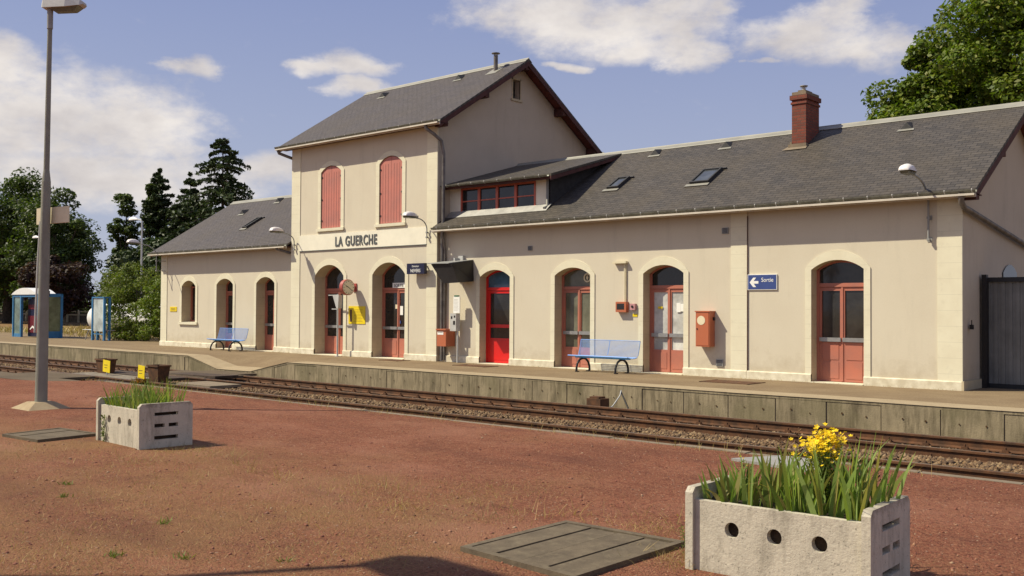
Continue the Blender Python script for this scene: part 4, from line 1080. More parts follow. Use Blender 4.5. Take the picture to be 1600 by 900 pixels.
g = MB(); g.tube([(-15.42, -.09, 1.76), (-15.42, -.105, 1.76)], .035, 10); g.build('button', M['dark'], K)
g = MB(); g.box(-15.46, -.012, 1.49, -15.31, -.002, 1.565); tagp(g.build('sticker', M['yellow']), 'yellow sticker on the wall under the pink call button', 'sticker')
# orange cabinet with round cream label
T = thing('wall_cabinet', (-13.14, -.13, .76), 'orange metal wall cabinet with round cream label', 'cabinet')
g = MB(); g.box(-13.35, -.27, .76, -12.96, 0, 1.63); g.cur = 0; g.box(-13.37, -.29, 1.63, -12.94, 0, 1.66); K = g.build('body', M['orange'], T)
g = MB(); g.box(-13.33, -.278, .79, -12.98, -.27, 1.61); D = g.build('door', M['orange'], T)
g = MB(); g.tube([(-13.19, -.278, 1.42), (-13.19, -.283, 1.42)], .115, 20); g.build('round_label', M['cream'], D)
g = MB(); g.box(-13.32, -.29, 1.19, -13.29, -.278, 1.22); g.build('lock', M['dark'], D)
g = MB(); g.box(-12.96, -.10, 1.42, -12.93, -.04, 1.50); g.build('hinge', M['dark'], K)

# flat covers set in the platform
for (x0, x1, y0, y1, mt, l) in [(-24.55, -23.75, -1.05, -.55, 'rust', 'dark cover set in the platform before the SORTIE door'), (-20.9, -19.7, -1.35, -.8, 'rust', 'rust brown cover set in the platform before the red door'), (-12.3, -11.1, -1.75, -1.0, 'rust', 'reddish cover set in the platform before the Sortie sign')]:
    g = MB(); g.box(x0, y0, -.03, x1, y1, .012); g.box(x0-.04, y0-.04, -.03, x0-.004, y1+.04, .016); g.box(x1+.004, y0-.04, -.03, x1+.04, y1+.04, .016)
    tagp(g.build('platform_cover', M[mt]), l, 'cover')

# gate and yard at the right end
T = thing('sheet_gate', (-5.2, 1.35, 0), 'grey ribbed sheet metal gate at the right end of the station', 'gate')
g = MB(); x = -6.90
while x < -3.2:
    g.box(x, 1.36, .06, x+.075, 1.40, 2.34); g.box(x+.075, 1.385, .06, x+.15, 1.40, 2.34); x += .15
g.build('panel', M['gate'], T)
g = MB(); g.box(-6.95, 1.30, 2.34, -3.2, 1.42, 2.44); g.box(-6.93, 1.34, .0, -3.2, 1.38, .10); g.box(-6.94, 1.33, .1, -6.86, 1.42, 2.34); g.build('gate_frame', M['black'], T)
g = MB(); g.box(-6.95, 1.15, -.02, -6.85, 1.29, 2.5); tagp(g.build('dark_post', M['dark']), 'dark post between the right gable wall and the gate', 'post')
g = MB(); g.box(-6.962, .36, 1.30, -6.90, .46, 1.40); g.tube([(-6.93, .41, 1.35), (-6.93, .41, 1.5)], .012, 6); tagp(g.build('wall_socket', M['dark']), 'small dark box on the shaded right gable wall', 'socket box')

# far left: kiosk, shelter, tank, mast lamp, fence
T = thing('photo_kiosk', (-54.2, .7, 0), 'blue glass kiosk with white curved roof and a red machine inside', 'kiosk')
kx0, kx1, ky0, ky1 = -56.5, -52.6, .3, 1.15
for k, (x, y) in enumerate([(kx0, ky0), (kx1, ky0), (kx0, ky1), (kx1, ky1), (-55.5, ky0), (-53.35, ky0)]):
    g = MB(); g.box(x-.06, y-.06, 0, x+.06, y+.06, 2.25); g.build('post', M['shelterblue'], T)
g = MB(); g.box(kx0-.05, ky0-.05, 2.15, kx1+.05, ky0+.03, 2.32); g.box(kx0-.05, ky1-.03, 2.15, kx1+.05, ky1+.05, 2.32); g.box(kx1-.03, ky0, 2.15, kx1+.05, ky1, 2.32); g.box(kx0-.05, ky0, 2.15, kx0+.03, ky1, 2.32)
g.box(kx0, ky0-.03, .0, -55.5, ky0+.03, .18); g.box(-53.35, ky0-.03, 0, kx1, ky0+.03, .18); g.box(kx1-.03, ky0, 0, kx1+.03, ky1, .35); g.build('frame', M['shelterblue'], T)
A = arc(-56.65, -53.4, 2.28, .36, 12); g = MB(); g.prism(A, 1, ky0-.10, ky1+.1); g.build('roof', M['white'], T)
g = MB(); g.box(kx0+.06, ky0-.01, .18, -55.56, ky0+.01, 2.15); g.build('glass_panel', glass('clear_side_glass', (.10, .15, .14), .12), T)
g = MB(); g.box(kx1+.0, ky0+.06, .35, kx1+.02, ky1-.06, 2.15); g.build('glass_panel', glass('clear_end_glass', (.13, .14, .08), .12), T)
g = MB(); g.box(-53.29, ky0-.01, .18, kx1-.06, ky0+.01, 2.15); g.build('glass_panel', bpy.data.materials['clear_end_glass'], T)
g = MB(); g.box(-55.4, .6, .05, -53.6, 1.1, 2.05); g.build('machine_body', M['navy'], T)
g = MB(); g.box(-55.35, .58, .25, -54.2, .60, 1.15); g.box(-55.35, .58, 1.5, -53.9, .60, 1.75); g.build('red_front', basic('dull_red_plastic', (.16, .012, .02), .4), T)
g = MB(); g.prism([(-55.05, .45), (-54.75, .62), (-54.4, .48), (-54.4, .40), (-54.75, .52), (-55.05, .38)], 1, .565, .58); g.build('white_swoosh', M['paper'], T)
g = MB(); g.box(-54.0, .59, 1.3, -53.7, .60, 1.7); g.build('notice', M['paper'], T)
g = MB(); g.box(-53.0, .15, 2.2, -51.8, .2, 2.46); g.box(-52.7, .2, 2.2, -52.62, .3, 2.3); A_ = g.build('exit_arrow_board', M['navy'], None); tagp(A_, 'dark board with white arrow pointing right by the kiosk roof', 'sign')
g = MB(); ax, az = -51.86, 2.33
g.prism([(ax-.28, az+.025), (ax-.07, az+.025), (ax-.07, az-.025), (ax-.28, az-.025)], 1, .13, .149); g.prism([(ax, az), (ax-.13, az+.13), (ax-.20, az+.13), (ax-.07, az)], 1, .13, .148); g.prism([(ax, az), (ax-.07, az), (ax-.20, az-.13), (ax-.13, az-.13)], 1, .13, .148)
g.build('arrow', M['paper'], A_)
T = thing('waiting_shelter', (-47.6, 1.4, 0), 'blue framed glass waiting shelter half hidden by the shrub', 'shelter')
for (x, y) in ((-48.3, .8), (-47.1, .8), (-48.3, 1.05), (-47.1, 1.05)):
    g = MB(); g.box(x-.05, y-.05, 0, x+.05, y+.05, 2.1); g.build('post', M['shelterblue'], T)
g = MB(); g.box(-48.35, .75, 2.08, -47.05, 1.10, 2.14); g.build('roof', M['shelterblue'], T)
g = MB(); g.box(-48.25, .79, .45, -47.15, .81, 2.06); g.build('glass_panel', glass('milky_glass', (.30, .34, .34), .2), T)
g = MB(); g.box(-48.25, .82, .5, -47.15, .84, .62); g.box(-48.25, .78, .30, -47.15, .82, .34); g.build('rail', M['shelterblue'], T)
g = MB()
for i in range(5): g.tube([(-49.6, .9+.09*i, .5), (-47.0, .9+.09*i, .5)], .02, 5)
g.build('seat', M['lgrey'], T)
for x in (-49.3, -48.4, -47.4):
    g = MB(); g.tube([(x, .9, 0), (x, 1.05, .48)], .02, 5); g.tube([(x, 1.25, 0), (x, 1.05, .48)], .02, 5); g.build('seat_leg', M['grey'], T)
# white gas tank
T = thing('gas_tank', (-54.2, 6.0, 0), 'long white gas tank lying beyond the waiting shelter', 'tank')
g = MB(); P = []; n = 20
x0, x1, rr, zc = -58.9, -49.5, .85, .98
sec = [(x0+.9*(1-math.cos(a)), rr*math.sin(a)) for a in [math.pi/2*i/7 for i in range(8)]] + [(x1-.9*(1-math.cos(a)), rr*math.sin(a)) for a in [math.pi/2*i/7 for i in range(7, -1, -1)]]
vs = [(x, 6.0+max(r_, .002)*math.cos(2*math.pi*k/n), zc+max(r_, .002)*math.sin(2*math.pi*k/n)) for x, r_ in sec for k in range(n)]
g.add(vs, [(i*n+k, i*n+(k+1) % n, (i+1)*n+(k+1) % n, (i+1)*n+k) for i in range(len(sec)-1) for k in range(n)], True); g.build('tank_body', M['white'], T)
for x in (-57.2, -51.0):
    g = MB(); g.box(x-.15, 5.4, 0, x+.15, 6.6, .45); g.build('tank_foot', M['footconc'], T)
# mast lamps
def mast(x, y, h, label, r=.05):
    T = thing('mast_lamp', (x, y, 0), label, 'street lamp')
    g = MB(); g.tube([(x, y, 0), (x, y, h*.5), (x, y, h-.1), (x-.1, y-.05, h), (x-.5, y-.1, h+.05)], r, 8); g.build('pole', M['lgrey'], T)
    g = MB(); nn = 8
    vs = [];  prof = [(.0, .04, .05), (-.2, .15, .13), (-.45, .20, .16), (-.75, .17, .15), (-.9, .04, .08)]
    for (dx, hh, ww) in prof:
        for k in range(nn+1):
            a = math.pi*k/nn; vs.append((x-.35+dx, y-.1-ww*math.cos(a), h+.02+hh*math.sin(a)))
    g.add(vs, [(i*(nn+1)+k, (i+1)*(nn+1)+k, (i+1)*(nn+1)+k+1, i*(nn+1)+k+1) for i in range(len(prof)-1) for k in range(nn)], True)
    H = g.build('lamp_head', M['lampshell'], T)
    g = MB(); g.box(x-1.1, y-.2, h-.02, x-.45, y, h+.02); g.build('lens', M['glass_green'], H)
mast(-53.4, 6.0, 6.6, 'thin grey mast lamp among the shrubs left of the low wing')
mast(-73.6, 9.0, 6.6, 'distant mast lamp whose head shows beside the big pole')
T = thing('garden_fence', (-90, 24, 0), 'low pale post and rail fence beneath the far trees', 'fence')
g = MB(); g.box(-150, 24.0, 1.05, -56, 24.06, 1.17); g.box(-150, 24.0, .72, -56, 24.06, .82); g.build('rail', M['cream'], T)
g = MB(); x = -150
while x < -56: g.box(x, 24.07, 0, x+.20, 24.10, .95+.0*x); x += .24
K = g.build('board_panel', M['plank'], T)
first = None
for k in range(38):
    if first is None: g = MB(); g.box(-.08, -.08, 0, .08, .08, 1.28); first = g.build('post', M['cream'], T, local=True); o = first
    else: o = first.copy(); COL.objects.link(o); o.parent = T
    o.location = (-60+k*2.5, -.06, 0)

# crossing: boards, tubs, yellow tags
def board(x0, x1, y0, y1, z, label, mt='plank', tilt=0):
    g = MB(); g.box(x0, y0, z-.07, x1, y1, z); o = g.build('crossing_board', M[mt])
    o.rotation_euler = (0, tilt, 0); return tagp(o, label, 'crossing board', 'boards and slabs of the track crossing')
board(-29.35, -26.05, -6.46, -5.14, -.365, 'wide worn slab filling the far track at the crossing', 'asphalt', .004)
board(-29.3, -26.9, -5.0, -4.1, -.40, 'slab between the platform ramp and the first rail', 'asphalt')
board(-30.8, -27.0, -8.2, -7.45, -.385, 'grey board between the two tracks nearer the camera', 'plank')
board(-30.6, -26.6, -7.38, -6.66, -.375, 'dark board between the two tracks nearer the station', 'wood', .006)
board(-31.8, -28.75, -9.70, -8.42, -.375, 'wide grey slab filling the near track at the crossing', 'asphalt')
board(-25.0, -23.3, -7.95, -7.0, -.385, 'pale end slab beside the crossing', 'kerb')
board(-28.2, -25.6, -6.38, -5.6, -.335, 'lifted dark plank end on the far track', 'wood', -.015)
board(-27.9, -26.4, -9.5, -8.5, -.43, 'dark sunken plank beside the near rail right of the crossing', 'wood', .01)
def tub(x, y, w, label, first=None):
    T = thing('steel_tub', (x, y, -.47), label, 'tub', 'brown steel tubs by the crossing')
    g = MB(); h = .52; t = .03; a, b = w/2*.80, w/2; d0, d1 = .14, .19
    z0, z1 = -.47, -.47+h
    O = [(-a, -d0, z0), (a, -d0, z0), (a, d0, z0), (-a, d0, z0), (-b, -d1, z1), (b, -d1, z1), (b, d1, z1), (-b, d1, z1)]
    I = [(-a+t, -d0+t, z0+.35), (a-t, -d0+t, z0+.35), (a-t, d0-t, z0+.35), (-a+t, d0-t, z0+.35), (-b+t, -d1+t, z1), (b-t, -d1+t, z1), (b-t, d1-t, z1), (-b+t, d1-t, z1)]
    V = [(x+p[0], y+p[1], p[2]) for p in O+I]
    F = [(3, 2, 1, 0), (0, 1, 5, 4), (1, 2, 6, 5), (2, 3, 7, 6), (3, 0, 4, 7), (8, 9, 10, 11), (8, 12, 13, 9), (9, 13, 14, 10), (10, 14, 15, 11), (11, 15, 12, 8), (4, 5, 13, 12), (5, 6, 14, 13), (6, 7, 15, 14), (7, 4, 12, 15)]
    g.add(V, F); g.build('tub_body', M['rust'], T)
    g = MB(); g.box(x-b-.02, y-d1-.02, z1-.04, x+b+.02, y-d1, z1+.005); g.box(x-b-.02, y+d1, z1-.04, x+b+.02, y+d1+.02, z1+.005); g.box(x-b-.022, y-d1-.001, z1-.04, x-b-.001, y+d1+.001, z1+.003); g.box(x+b+.001, y-d1-.001, z1-.04, x+b+.022, y+d1+.001, z1+.003); g.build('rim', M['rust'], T)
tub(-30.15, -7.40, .62, 'brown steel tub at the far side of the crossing')
tub(-26.02, -7.90, .58, 'brown steel tub nearer the camera with orange growth at its foot')
def ytag(x, y, z, label, w=.44, h=.36):
    T = thing('yellow_marker', (x, y, z-.3), label, 'marker', 'yellow track markers')
    g = MB(); g.box(x-w/2, y-.012, z-h/2, x+w/2, y, z+h/2); K = g.build('plate', M['yellow'], T); K.rotation_euler = (0, R(4), 0)
    g = MB(); g.box(x-.10, y-.016, z-.05, x+.06, y-.012, z-.035); g.box(x-.12, y-.016, z+.03, x+.08, y-.012, z+.045); g.build('mark', M['stalk'], T)
    g = MB(); g.tube([(x, y+.01, z-.35), (x, y+.01, z)], .018, 5); g.build('stake', M['lgrey'], T)
ytag(-29.20, -7.85, -.12, 'yellow marker plate right of the far steel tub')
ytag(-26.05, -8.40, -.12, 'yellow marker plate left of the nearer steel tub', .36, .36)

# track side box by the platform wall
T = thing('track_box', (-13.2, -4.6, -.58), 'small rusty box with bent cable at the foot of the platform wall', 'trackside box')
g = MB(); g.box(-13.35, -4.78, -.58, -12.98, -4.45, -.26); g.box(-13.3, -4.74, -.26, -13.05, -4.5, -.22); g.build('box', M['rust'], T)
g = MB(); g.tube([(-12.98, -4.6, -.50), (-12.85, -4.5, -.42), (-12.80, -4.3, -.2), (-12.84, -4.2, -.10)], .014, 6); g.build('cable', M['lgrey'], T)
g = MB(); g.tube([(-12.86, -4.2, -.10), (-12.52, -4.35, -.50)], .018, 6); g.build('rod', M['dark'], T)

# ------------------------------------------------------------------ near platform: lamp posts, planters, slabs
def lamp_post(x, y, label, head_dir, off=(0, 0), hs=1.0, arm=None):
    T = thing('lamp_post', (x, y, 0), label, 'lamp post', 'tall lamp posts on the red platform')
    g = MB(); n = 6
    tx, ty = x+off[0], y+off[1]
    def C(t): return (x+(tx-x)*t, y+(ty-y)*t)
    for (z0, z1, r0, r1) in ((0.05, 3.75, .106, .076), (3.75, 3.95, .076, .050), (3.95, 6.35, .050, .040)):
        a = C(z0/6.5); b = C(z1/6.5); g.tube([(*a, z0), (*b, z1)], r0, 8, r1)
    g.box(x-.13, y-.13, 0, x+.13, y+.13, .10)
    g.build('pole', M['poleconc'], T)
    g = MB(); a = C(.98); g.tube([(*a, 6.30), (*C(1), 6.64)], .05, 8); g.build('collar', M['grey'], T)
    u = Vector((math.cos(head_dir), math.sin(head_dir), 0)); v = Vector((-u.y, u.x, 0)); o = Vector((tx, ty, 6.5+(.12 if hs < 1 else 0)))
    if arm:
        g = MB(); a0 = Vector((tx, ty, 6.55)); o = a0+Vector(arm); g.tube([a0, a0+Vector(arm)*.5, o], .05, 8, .045); g.build('arm', M['grey'], T); o = o+Vector((0, 0, .05))
    def P(a, b, c): return tuple(o+u*a*hs+v*b*hs+Vector((0, 0, c*hs)))
    g = MB(); X = [(-.13, .10, .10, 0), (-.10, .13, .17, -.01), (.35, .17, .20, -.0), (.62, .13, .15, .04), (.68, .09, .10, .07)]
    vs = []
    for (a, b, c, z) in X: vs += [P(a, -b, z+.02), P(a, b, z+.02), P(a, b*.75, c+.03), P(a, -b*.75, c+.03)]
    fs = [(i*4+k, i*4+(k+1) % 4, i*4+4+(k+1) % 4, i*4+4+k) for i in range(4) for k in range(4)] + [(3, 2, 1, 0), (16, 17, 18, 19)]
    g.add(vs, fs); H = g.build('lamp_head', M['lgrey'], T)
    g = MB(); vs = [P(.05, -.12, .02), P(.60, -.12, .05), P(.60, .12, .05), P(.05, .12, .02), P(.12, -.08, -.06), P(.5, -.08, -.045), P(.5, .08, -.045), P(.12, .08, -.06)]
    g.add(vs, [(4, 7, 6, 5), (0, 4, 5, 1), (1, 5, 6, 2), (2, 6, 7, 3), (3, 7, 4, 0)]); g.build('lens', M['glass_green'], H)
    g = MB(); w = .38; q = .16
    g.add([(x-w, y-w, -.02), (x+w, y-w, -.02), (x+w, y+w, -.02), (x-w, y+w, -.02), (x-q, y-q, .11), (x+q, y-q, .11), (x+q, y+q, .11), (x-q, y+q, .11)], [(4, 5, 6, 7), (0, 1, 5, 4), (1, 2, 6, 5), (2, 3, 7, 6), (3, 0, 4, 7)])
    g.build('concrete_foot', M['footconc'], T)
    return T
L1 = lamp_post(-16.87, -15.02, 'tall grey lamp post with cream board on the left of the red platform', R(41), off=(.13, .0), hs=.85)
g = MB(); a = Vector((-16.80, -14.9, 3.0)); u = Vector((.95, .31, 0)).normalized()
for s0, s1, z0, z1 in ((-.36, .36, 3.06, 3.33),):
    p, q = a+u*s0, a+u*s1; nn_ = Vector((u.y, -u.x, 0))*.015
    g.add([(p+nn_).to_tuple()[:2]+(z0,), (q+nn_).to_tuple()[:2]+(z0+.02,), (q+nn_).to_tuple()[:2]+(z1+.02,), (p+nn_).to_tuple()[:2]+(z1,),
           (p-nn_).to_tuple()[:2]+(z0,), (q-nn_).to_tuple()[:2]+(z0+.02,), (q-nn_).to_tuple()[:2]+(z1+.02,), (p-nn_).to_tuple()[:2]+(z1,)],
          [(0, 1, 2, 3), (7, 6, 5, 4), (0, 4, 5, 1), (1, 5, 6, 2), (2, 6, 7, 3), (3, 7, 4, 0)])
SB = g.build('sign_board', M['cream']); tagp(SB, 'small cream board fixed behind the tall grey lamp post', 'sign')
g = MB(); g.tube([(-16.985, -15.09, 1.25), (-16.955, -15.07, 2.4), (-16.93, -15.05, 3.1)], .018, 6); g.build('conduit', M['lgrey'], L1)  # pale tube added to stand for the pole's sunlit left edge
lamp_post(-10.15, -22.75, 'lamp post outside the left edge whose head casts the shadow at the bottom', R(-8), hs=1.5, arm=(.80, 1.22, 0))

def planter_proto(label):
    T = thing('planter', (0, 0, 0), label, 'planter', 'white concrete planters on the red platform')
    L, Wd, H, h = 1.22, .68, .535, .455; t = .055
    # end slabs with slots, modelled as pieces round real openings
    for s in (0, 1):
        x0 = -L/2 if s == 0 else L/2-t
        bm = bmesh.new()
        ch = .035
        
        slots = [(Wd/2-.15, Wd/2+.15, .385, .425), (Wd/2-.15, Wd/2-.02, .245, .29), (Wd/2+.03, Wd/2+.15, .245, .29), (Wd/2-.15, Wd/2+.15, .10, .145)]
        xsx = sorted(set([0, Wd, ch, Wd-ch]+[round(v, 4) for q in slots for v in q[:2]])); zsx = sorted(set([-.03, H, H-ch]+[v for q in slots for v in q[2:]]))
        g = MB()
        def solid(a, b, c, d):
            m1, m2 = (a+b)/2, (c+d)/2
            if any(q[0]-1e-5 <= m1 <= q[1]+1e-5 and q[2]-1e-5 <= m2 <= q[3]+1e-5 for q in slots): return False
            return True
        for i in range(len(xsx)-1):
            for j in range(len(zsx)-1):
                a, b, c, d = xsx[i], xsx[i+1], zsx[j], zsx[j+1]
                if not solid(a, b, c, d): continue
                corner = (d >= H-1e-6) and (a < 1e-6 or b > Wd-1e-6)
                if corner and a < 1e-6: poly = [(a, c), (b, c), (b, d)]
                elif corner: poly = [(a, c), (b, c), (a, d)]
                else: poly = [(a, c), (b, c), (b, d), (a, d)]
                for xx, rev in ((x0, True), (x0+t, False)):
                    vs = [(xx, u, v) for u, v in poly]; g.add(vs if not rev else vs[::-1], [tuple(range(len(vs)))])
                def has(ii, jj):
                    if ii < 0 or jj < 0 or ii >= len(xsx)-1 or jj >= len(zsx)-1: return False
                    return solid(xsx[ii], xsx[ii+1], zsx[jj], zsx[jj+1])
                if corner:
                    p, q = ((a, c), (b, d)) if a < 1e-6 else ((b, c), (a, d))
                    g.quad((x0, p[0], p[1]), (x0+t, p[0], p[1]), (x0+t, q[0], q[1]), (x0, q[0], q[1]))
                    continue
                if not has(i-1, j): g.quad((x0, a, c), (x0, a, d), (x0+t, a, d), (x0+t, a, c))
                if not has(i+1, j): g.quad((x0, b, c), (x0+t, b, c), (x0+t, b, d), (x0, b, d))
                if not has(i, j-1): g.quad((x0, a, c), (x0+t, a, c), (x0+t, b, c), (x0, b, c))
                if not has(i, j+1): g.quad((x0, a, d), (x0, b, d), (x0+t, b, d), (x0+t, a, d))
        g.build('end_slab', M['pconc'], T, local=True)
    # long sides with three round holes
    for s in (0, 1):
        y0 = .03 if s == 0 else Wd-.03-.05; g = MB(); n = 16; xa, xb = -L/2+t+.002, L/2-t-.002
        cs = [-.29, 0, .29]; rr = .050; zc = .29
        cols = [(xa, -.145, cs[0]), (-.145, .145, cs[1]), (.145, xb, cs[2])]
        for (a, b, c) in cols:
            box_ = []
            ring = [(c+rr*math.cos(2*math.pi*k/n+math.pi/n), zc+rr*math.sin(2*math.pi*k/n+math.pi/n)) for k in range(n)]
            def proj_out(p):
                dx, dz_ = p[0]-c, p[1]-zc
                ts = []
                if dx > 1e-9: ts.append((b-c)/dx)
                if dx < -1e-9: ts.append((a-c)/dx)
                if dz_ > 1e-9: ts.append((h-zc)/dz_)
                if dz_ < -1e-9: ts.append((-.03-zc)/dz_)
                tt = min(ts); return (c+dx*tt, zc+dz_*tt)
            outr = [proj_out(p) for p in ring]
            corners = [(b, h), (a, h), (a, -.03), (b, -.03)]
            for k in range(n):
                p, q, P_, Q_ = ring[k], ring[(k+1) % n], outr[k], outr[(k+1) % n]
                poly = [p, P_]
                for cc in corners:
                    a1 = math.atan2(P_[1]-zc, P_[0]-c); a2 = math.atan2(Q_[1]-zc, Q_[0]-c); ac = math.atan2(cc[1]-zc, cc[0]-c)
                    if a2 < a1: a2 += 2*math.pi
                    if ac < a1: ac += 2*math.pi
                    if a1 < ac < a2: poly.append(cc)
                poly += [Q_, q]
                g.add([(u, y0, v) for u, v in poly], [tuple(range(len(poly)))])
                g.add([(u, y0+.05, v) for u, v in poly][::-1], [tuple(range(len(poly)))])
                g.quad((p[0], y0, p[1]), (q[0], y0, q[1]), (q[0], y0+.05, q[1]), (p[0], y0+.05, p[1]))
        g.quad((xa, y0, h), (xb, y0, h), (xb, y0+.05, h), (xa, y0+.05, h))
        g.build('side_slab', M['pconc'], T, local=True)
    V = []; nx, ny = 14, 8
    for j in range(ny+1):
        for i in range(nx+1): V.append((-L/2+t+(L-2*t)*i/nx, .085+(Wd-.17)*j/ny, .425+rng.uniform(-.015, .02)))
    F = [(j*(nx+1)+i, j*(nx+1)+i+1, (j+1)*(nx+1)+i+1, (j+1)*(nx+1)+i) for j in range(ny) for i in range(nx)]
    b0 = len(V)
    ya_, yb_ = .085, Wd-.085; xa_, xb_ = -L/2+t+.004, L/2-t-.004
    V += [(xa_, ya_, .0), (xb_, ya_, .0), (xb_, yb_, .0), (xa_, yb_, .0), (xa_, ya_, .42), (xb_, ya_, .42), (xb_, yb_, .42), (xa_, yb_, .42)]
    F += [(b0, b0+1, b0+5, b0+4), (b0+1, b0+2, b0+6, b0+5), (b0+2, b0+3, b0+7, b0+6), (b0+3, b0, b0+4, b0+7)]
    o = npmesh('soil', V, F, M['soil'], T, local=True)
    return T
P1 = planter_proto('big white concrete planter nearest the camera, full of iris leaves and yellow flowers')
P1.location = (-2.92, -16.50, 0); P1.rotation_euler = (0, 0, R(2))
P2 = copy_tree(P1); P2['label'] = 'smaller looking concrete planter by the lamp post, grown with thin green blades'
P2.location = (-11.77, -16.27, 0); P2.rotation_euler = (0, 0, R(-3))

# iris clumps: fans of flat sword leaves
def blades(specs, seg=5):
    V = []; F = []
    for (x, y, z, az, lean, L, w, tw, bend) in specs:
        d = np.array([math.cos(az), math.sin(az), 0.]); s = np.array([-math.sin(az+tw), math.cos(az+tw), 0.])
        b = len(V); px, pz = 0., 0.
        for i in range(seg+1):
            t = i/seg; ang = lean + bend*t*t
            if i: px += math.sin(ang)*L/seg; pz += math.cos(ang)*L/seg
            ww = w*(1-t**2.2)*(.75+.6*t*(1-t)*2) + .0006
            c = np.array([x, y, z]) + d*px + np.array([0, 0, pz])
            V.append(c - s*ww/2); V.append(c + d*.0*ww + s*ww/2)
        for i in range(seg): F.append((b+2*i, b+2*i+1, b+2*i+3, b+2*i+2))
    return np.array(V), np.array(F)
def to_world(P, x, y):
    a = P.rotation_euler.z; return (P.location.x + x*math.cos(a)-y*math.sin(a), P.location.y + x*math.sin(a)+y*math.cos(a))
def iris(P, x, y, n, hmax, label, group, wide=.020, dry=0.):
    wx, wy = to_world(P, x, y); base = rng.gauss(R(35), .8); sp = []
    for k in range(n):
        az = base + rng.choice((0, math.pi)) + rng.gauss(0, .5); r = abs(rng.gauss(0, .045))
        sp.append((wx+r*math.cos(az), wy+r*math.sin(az), .35, az, rng.uniform(.02, .28), hmax*rng.uniform(.45, 1.12), wide*rng.uniform(.6, 1.25), math.pi/2+rng.gauss(0, .5), rng.choice((.1, .2, .35, .6, 1.5 if rng.random() < .4 else .2))))
    V, F = blades(sp)
    o = npmesh('iris_clump', V, F, M['iris'], origin=(wx, wy, .35)); tagp(o, label, 'iris plant', group)
gi = 'iris clumps growing in the near planter'
k = 0
for i in range(8):
    for j in range(3):
        x = -.47 + .93*i/7 + rng.uniform(-.03, .03); y = .14 + .19*j + rng.uniform(-.03, .03)
        hm = .30 + .13*min(1, (x+.45)/.25) + (.07 if x > .28 else 0) + rng.uniform(-.04, .05)
        iris(P1, x, y, 13, hm*1.1, 'clump of green sword shaped iris leaves in the near planter', gi, .038)
gi = 'grassy clumps growing in the far planter'
for i in range(8):
    for j in range(3):
        x = -.47 + .93*i/7 + rng.uniform(-.03, .03); y = .14 + .19*j + rng.uniform(-.03, .03)
        iris(P2, x, y, 22, .38+.10*(i > 3)+rng.uniform(-.05, .03), 'clump of thin yellow green blades in the planter by the lamp post', gi, .017)
# yellow flowering herb
def herb(wx, wy, n, h, spread, nfl, label, zb=.36, lw=.018):
    T = thing('flowering_herb', (wx, wy, zb), label, 'flowering plant')
    g = MB(); tips = []; LV = []; LF = []
    for i in range(n):
        az = rng.uniform(0, 6.28); le = rng.uniform(0, spread)
        tip = (wx+le*math.cos(az), wy+le*math.sin(az), zb+h*rng.uniform(.82, 1.0)-le*.6)
        b = (wx+le*.25*math.cos(az), wy+le*.25*math.sin(az), zb); tips.append(tip)
        mid = tuple((b[q]*.45+tip[q]*.55) for q in range(3)); mid = (mid[0]-le*.2*math.cos(az), mid[1]-le*.2*math.sin(az), mid[2])
        g.tube([b, mid, tip], .003, 4, .0018)
        for q in range(16):
            t = .25+.7*q/16; p = np.array(b)*(1-t)+np.array(tip)*t
            for s in (0, math.pi):
                aa = q*1.57+s; L = .028; d = np.array([math.cos(aa), math.sin(aa), .5])*L; e = np.array([-math.sin(aa), math.cos(aa), 0])*.006
                k0 = len(LV); LV += [p, p+d*.5-e, p+d, p+d*.5+e]; LF.append((k0, k0+1, k0+2, k0+3))
    g.build('stems', M['iris'], T)
    npmesh('leaves', LV, LF, M['leaf_yg'], T)
    FV = []; FF = []
    for tip in tips:
        for q in range(nfl):
            c = np.array(tip)+np.array([rng.gauss(0, .030), rng.gauss(0, .030), rng.gauss(0, .028)]); nrm = Vector((rng.gauss(0, .5), rng.gauss(-.4, .5), 1)).normalized()
            a = nrm.orthogonal().normalized(); b = nrm.cross(a); rr = lw*rng.uniform(.6, 1.15)
            for s in range(5):
                t0 = 2*math.pi*s/5; t1 = t0+.55; t2 = t0-.55; k0 = len(FV)
                f = lambda t, r_, u_: c+np.array(a)*math.cos(t)*r_+np.array(b)*math.sin(t)*r_+np.array(nrm)*u_
                FV += [c, f(t2, rr*.65, .002), f(t0, rr, .004), f(t1, rr*.65, .002)]; FF.append((k0, k0+1, k0+2, k0+3))
    npmesh('flowers', FV, FF, M['flower'], T)
wx, wy = to_world(P1, .20, .36)
herb(wx, wy, 44, .60, .16, 8, 'tall herb with a dense head of yellow flowers in the near planter')
herb(-3.58, -16.40, 4, .30, .05, 2, 'small yellow flowered weed beside the left end of the near planter', 0.0, .010)
herb(wx-.60, wy+.0, 3, .40, .07, 1, 'sparse yellow flowered weed at the left of the iris leaves', .36, .009)
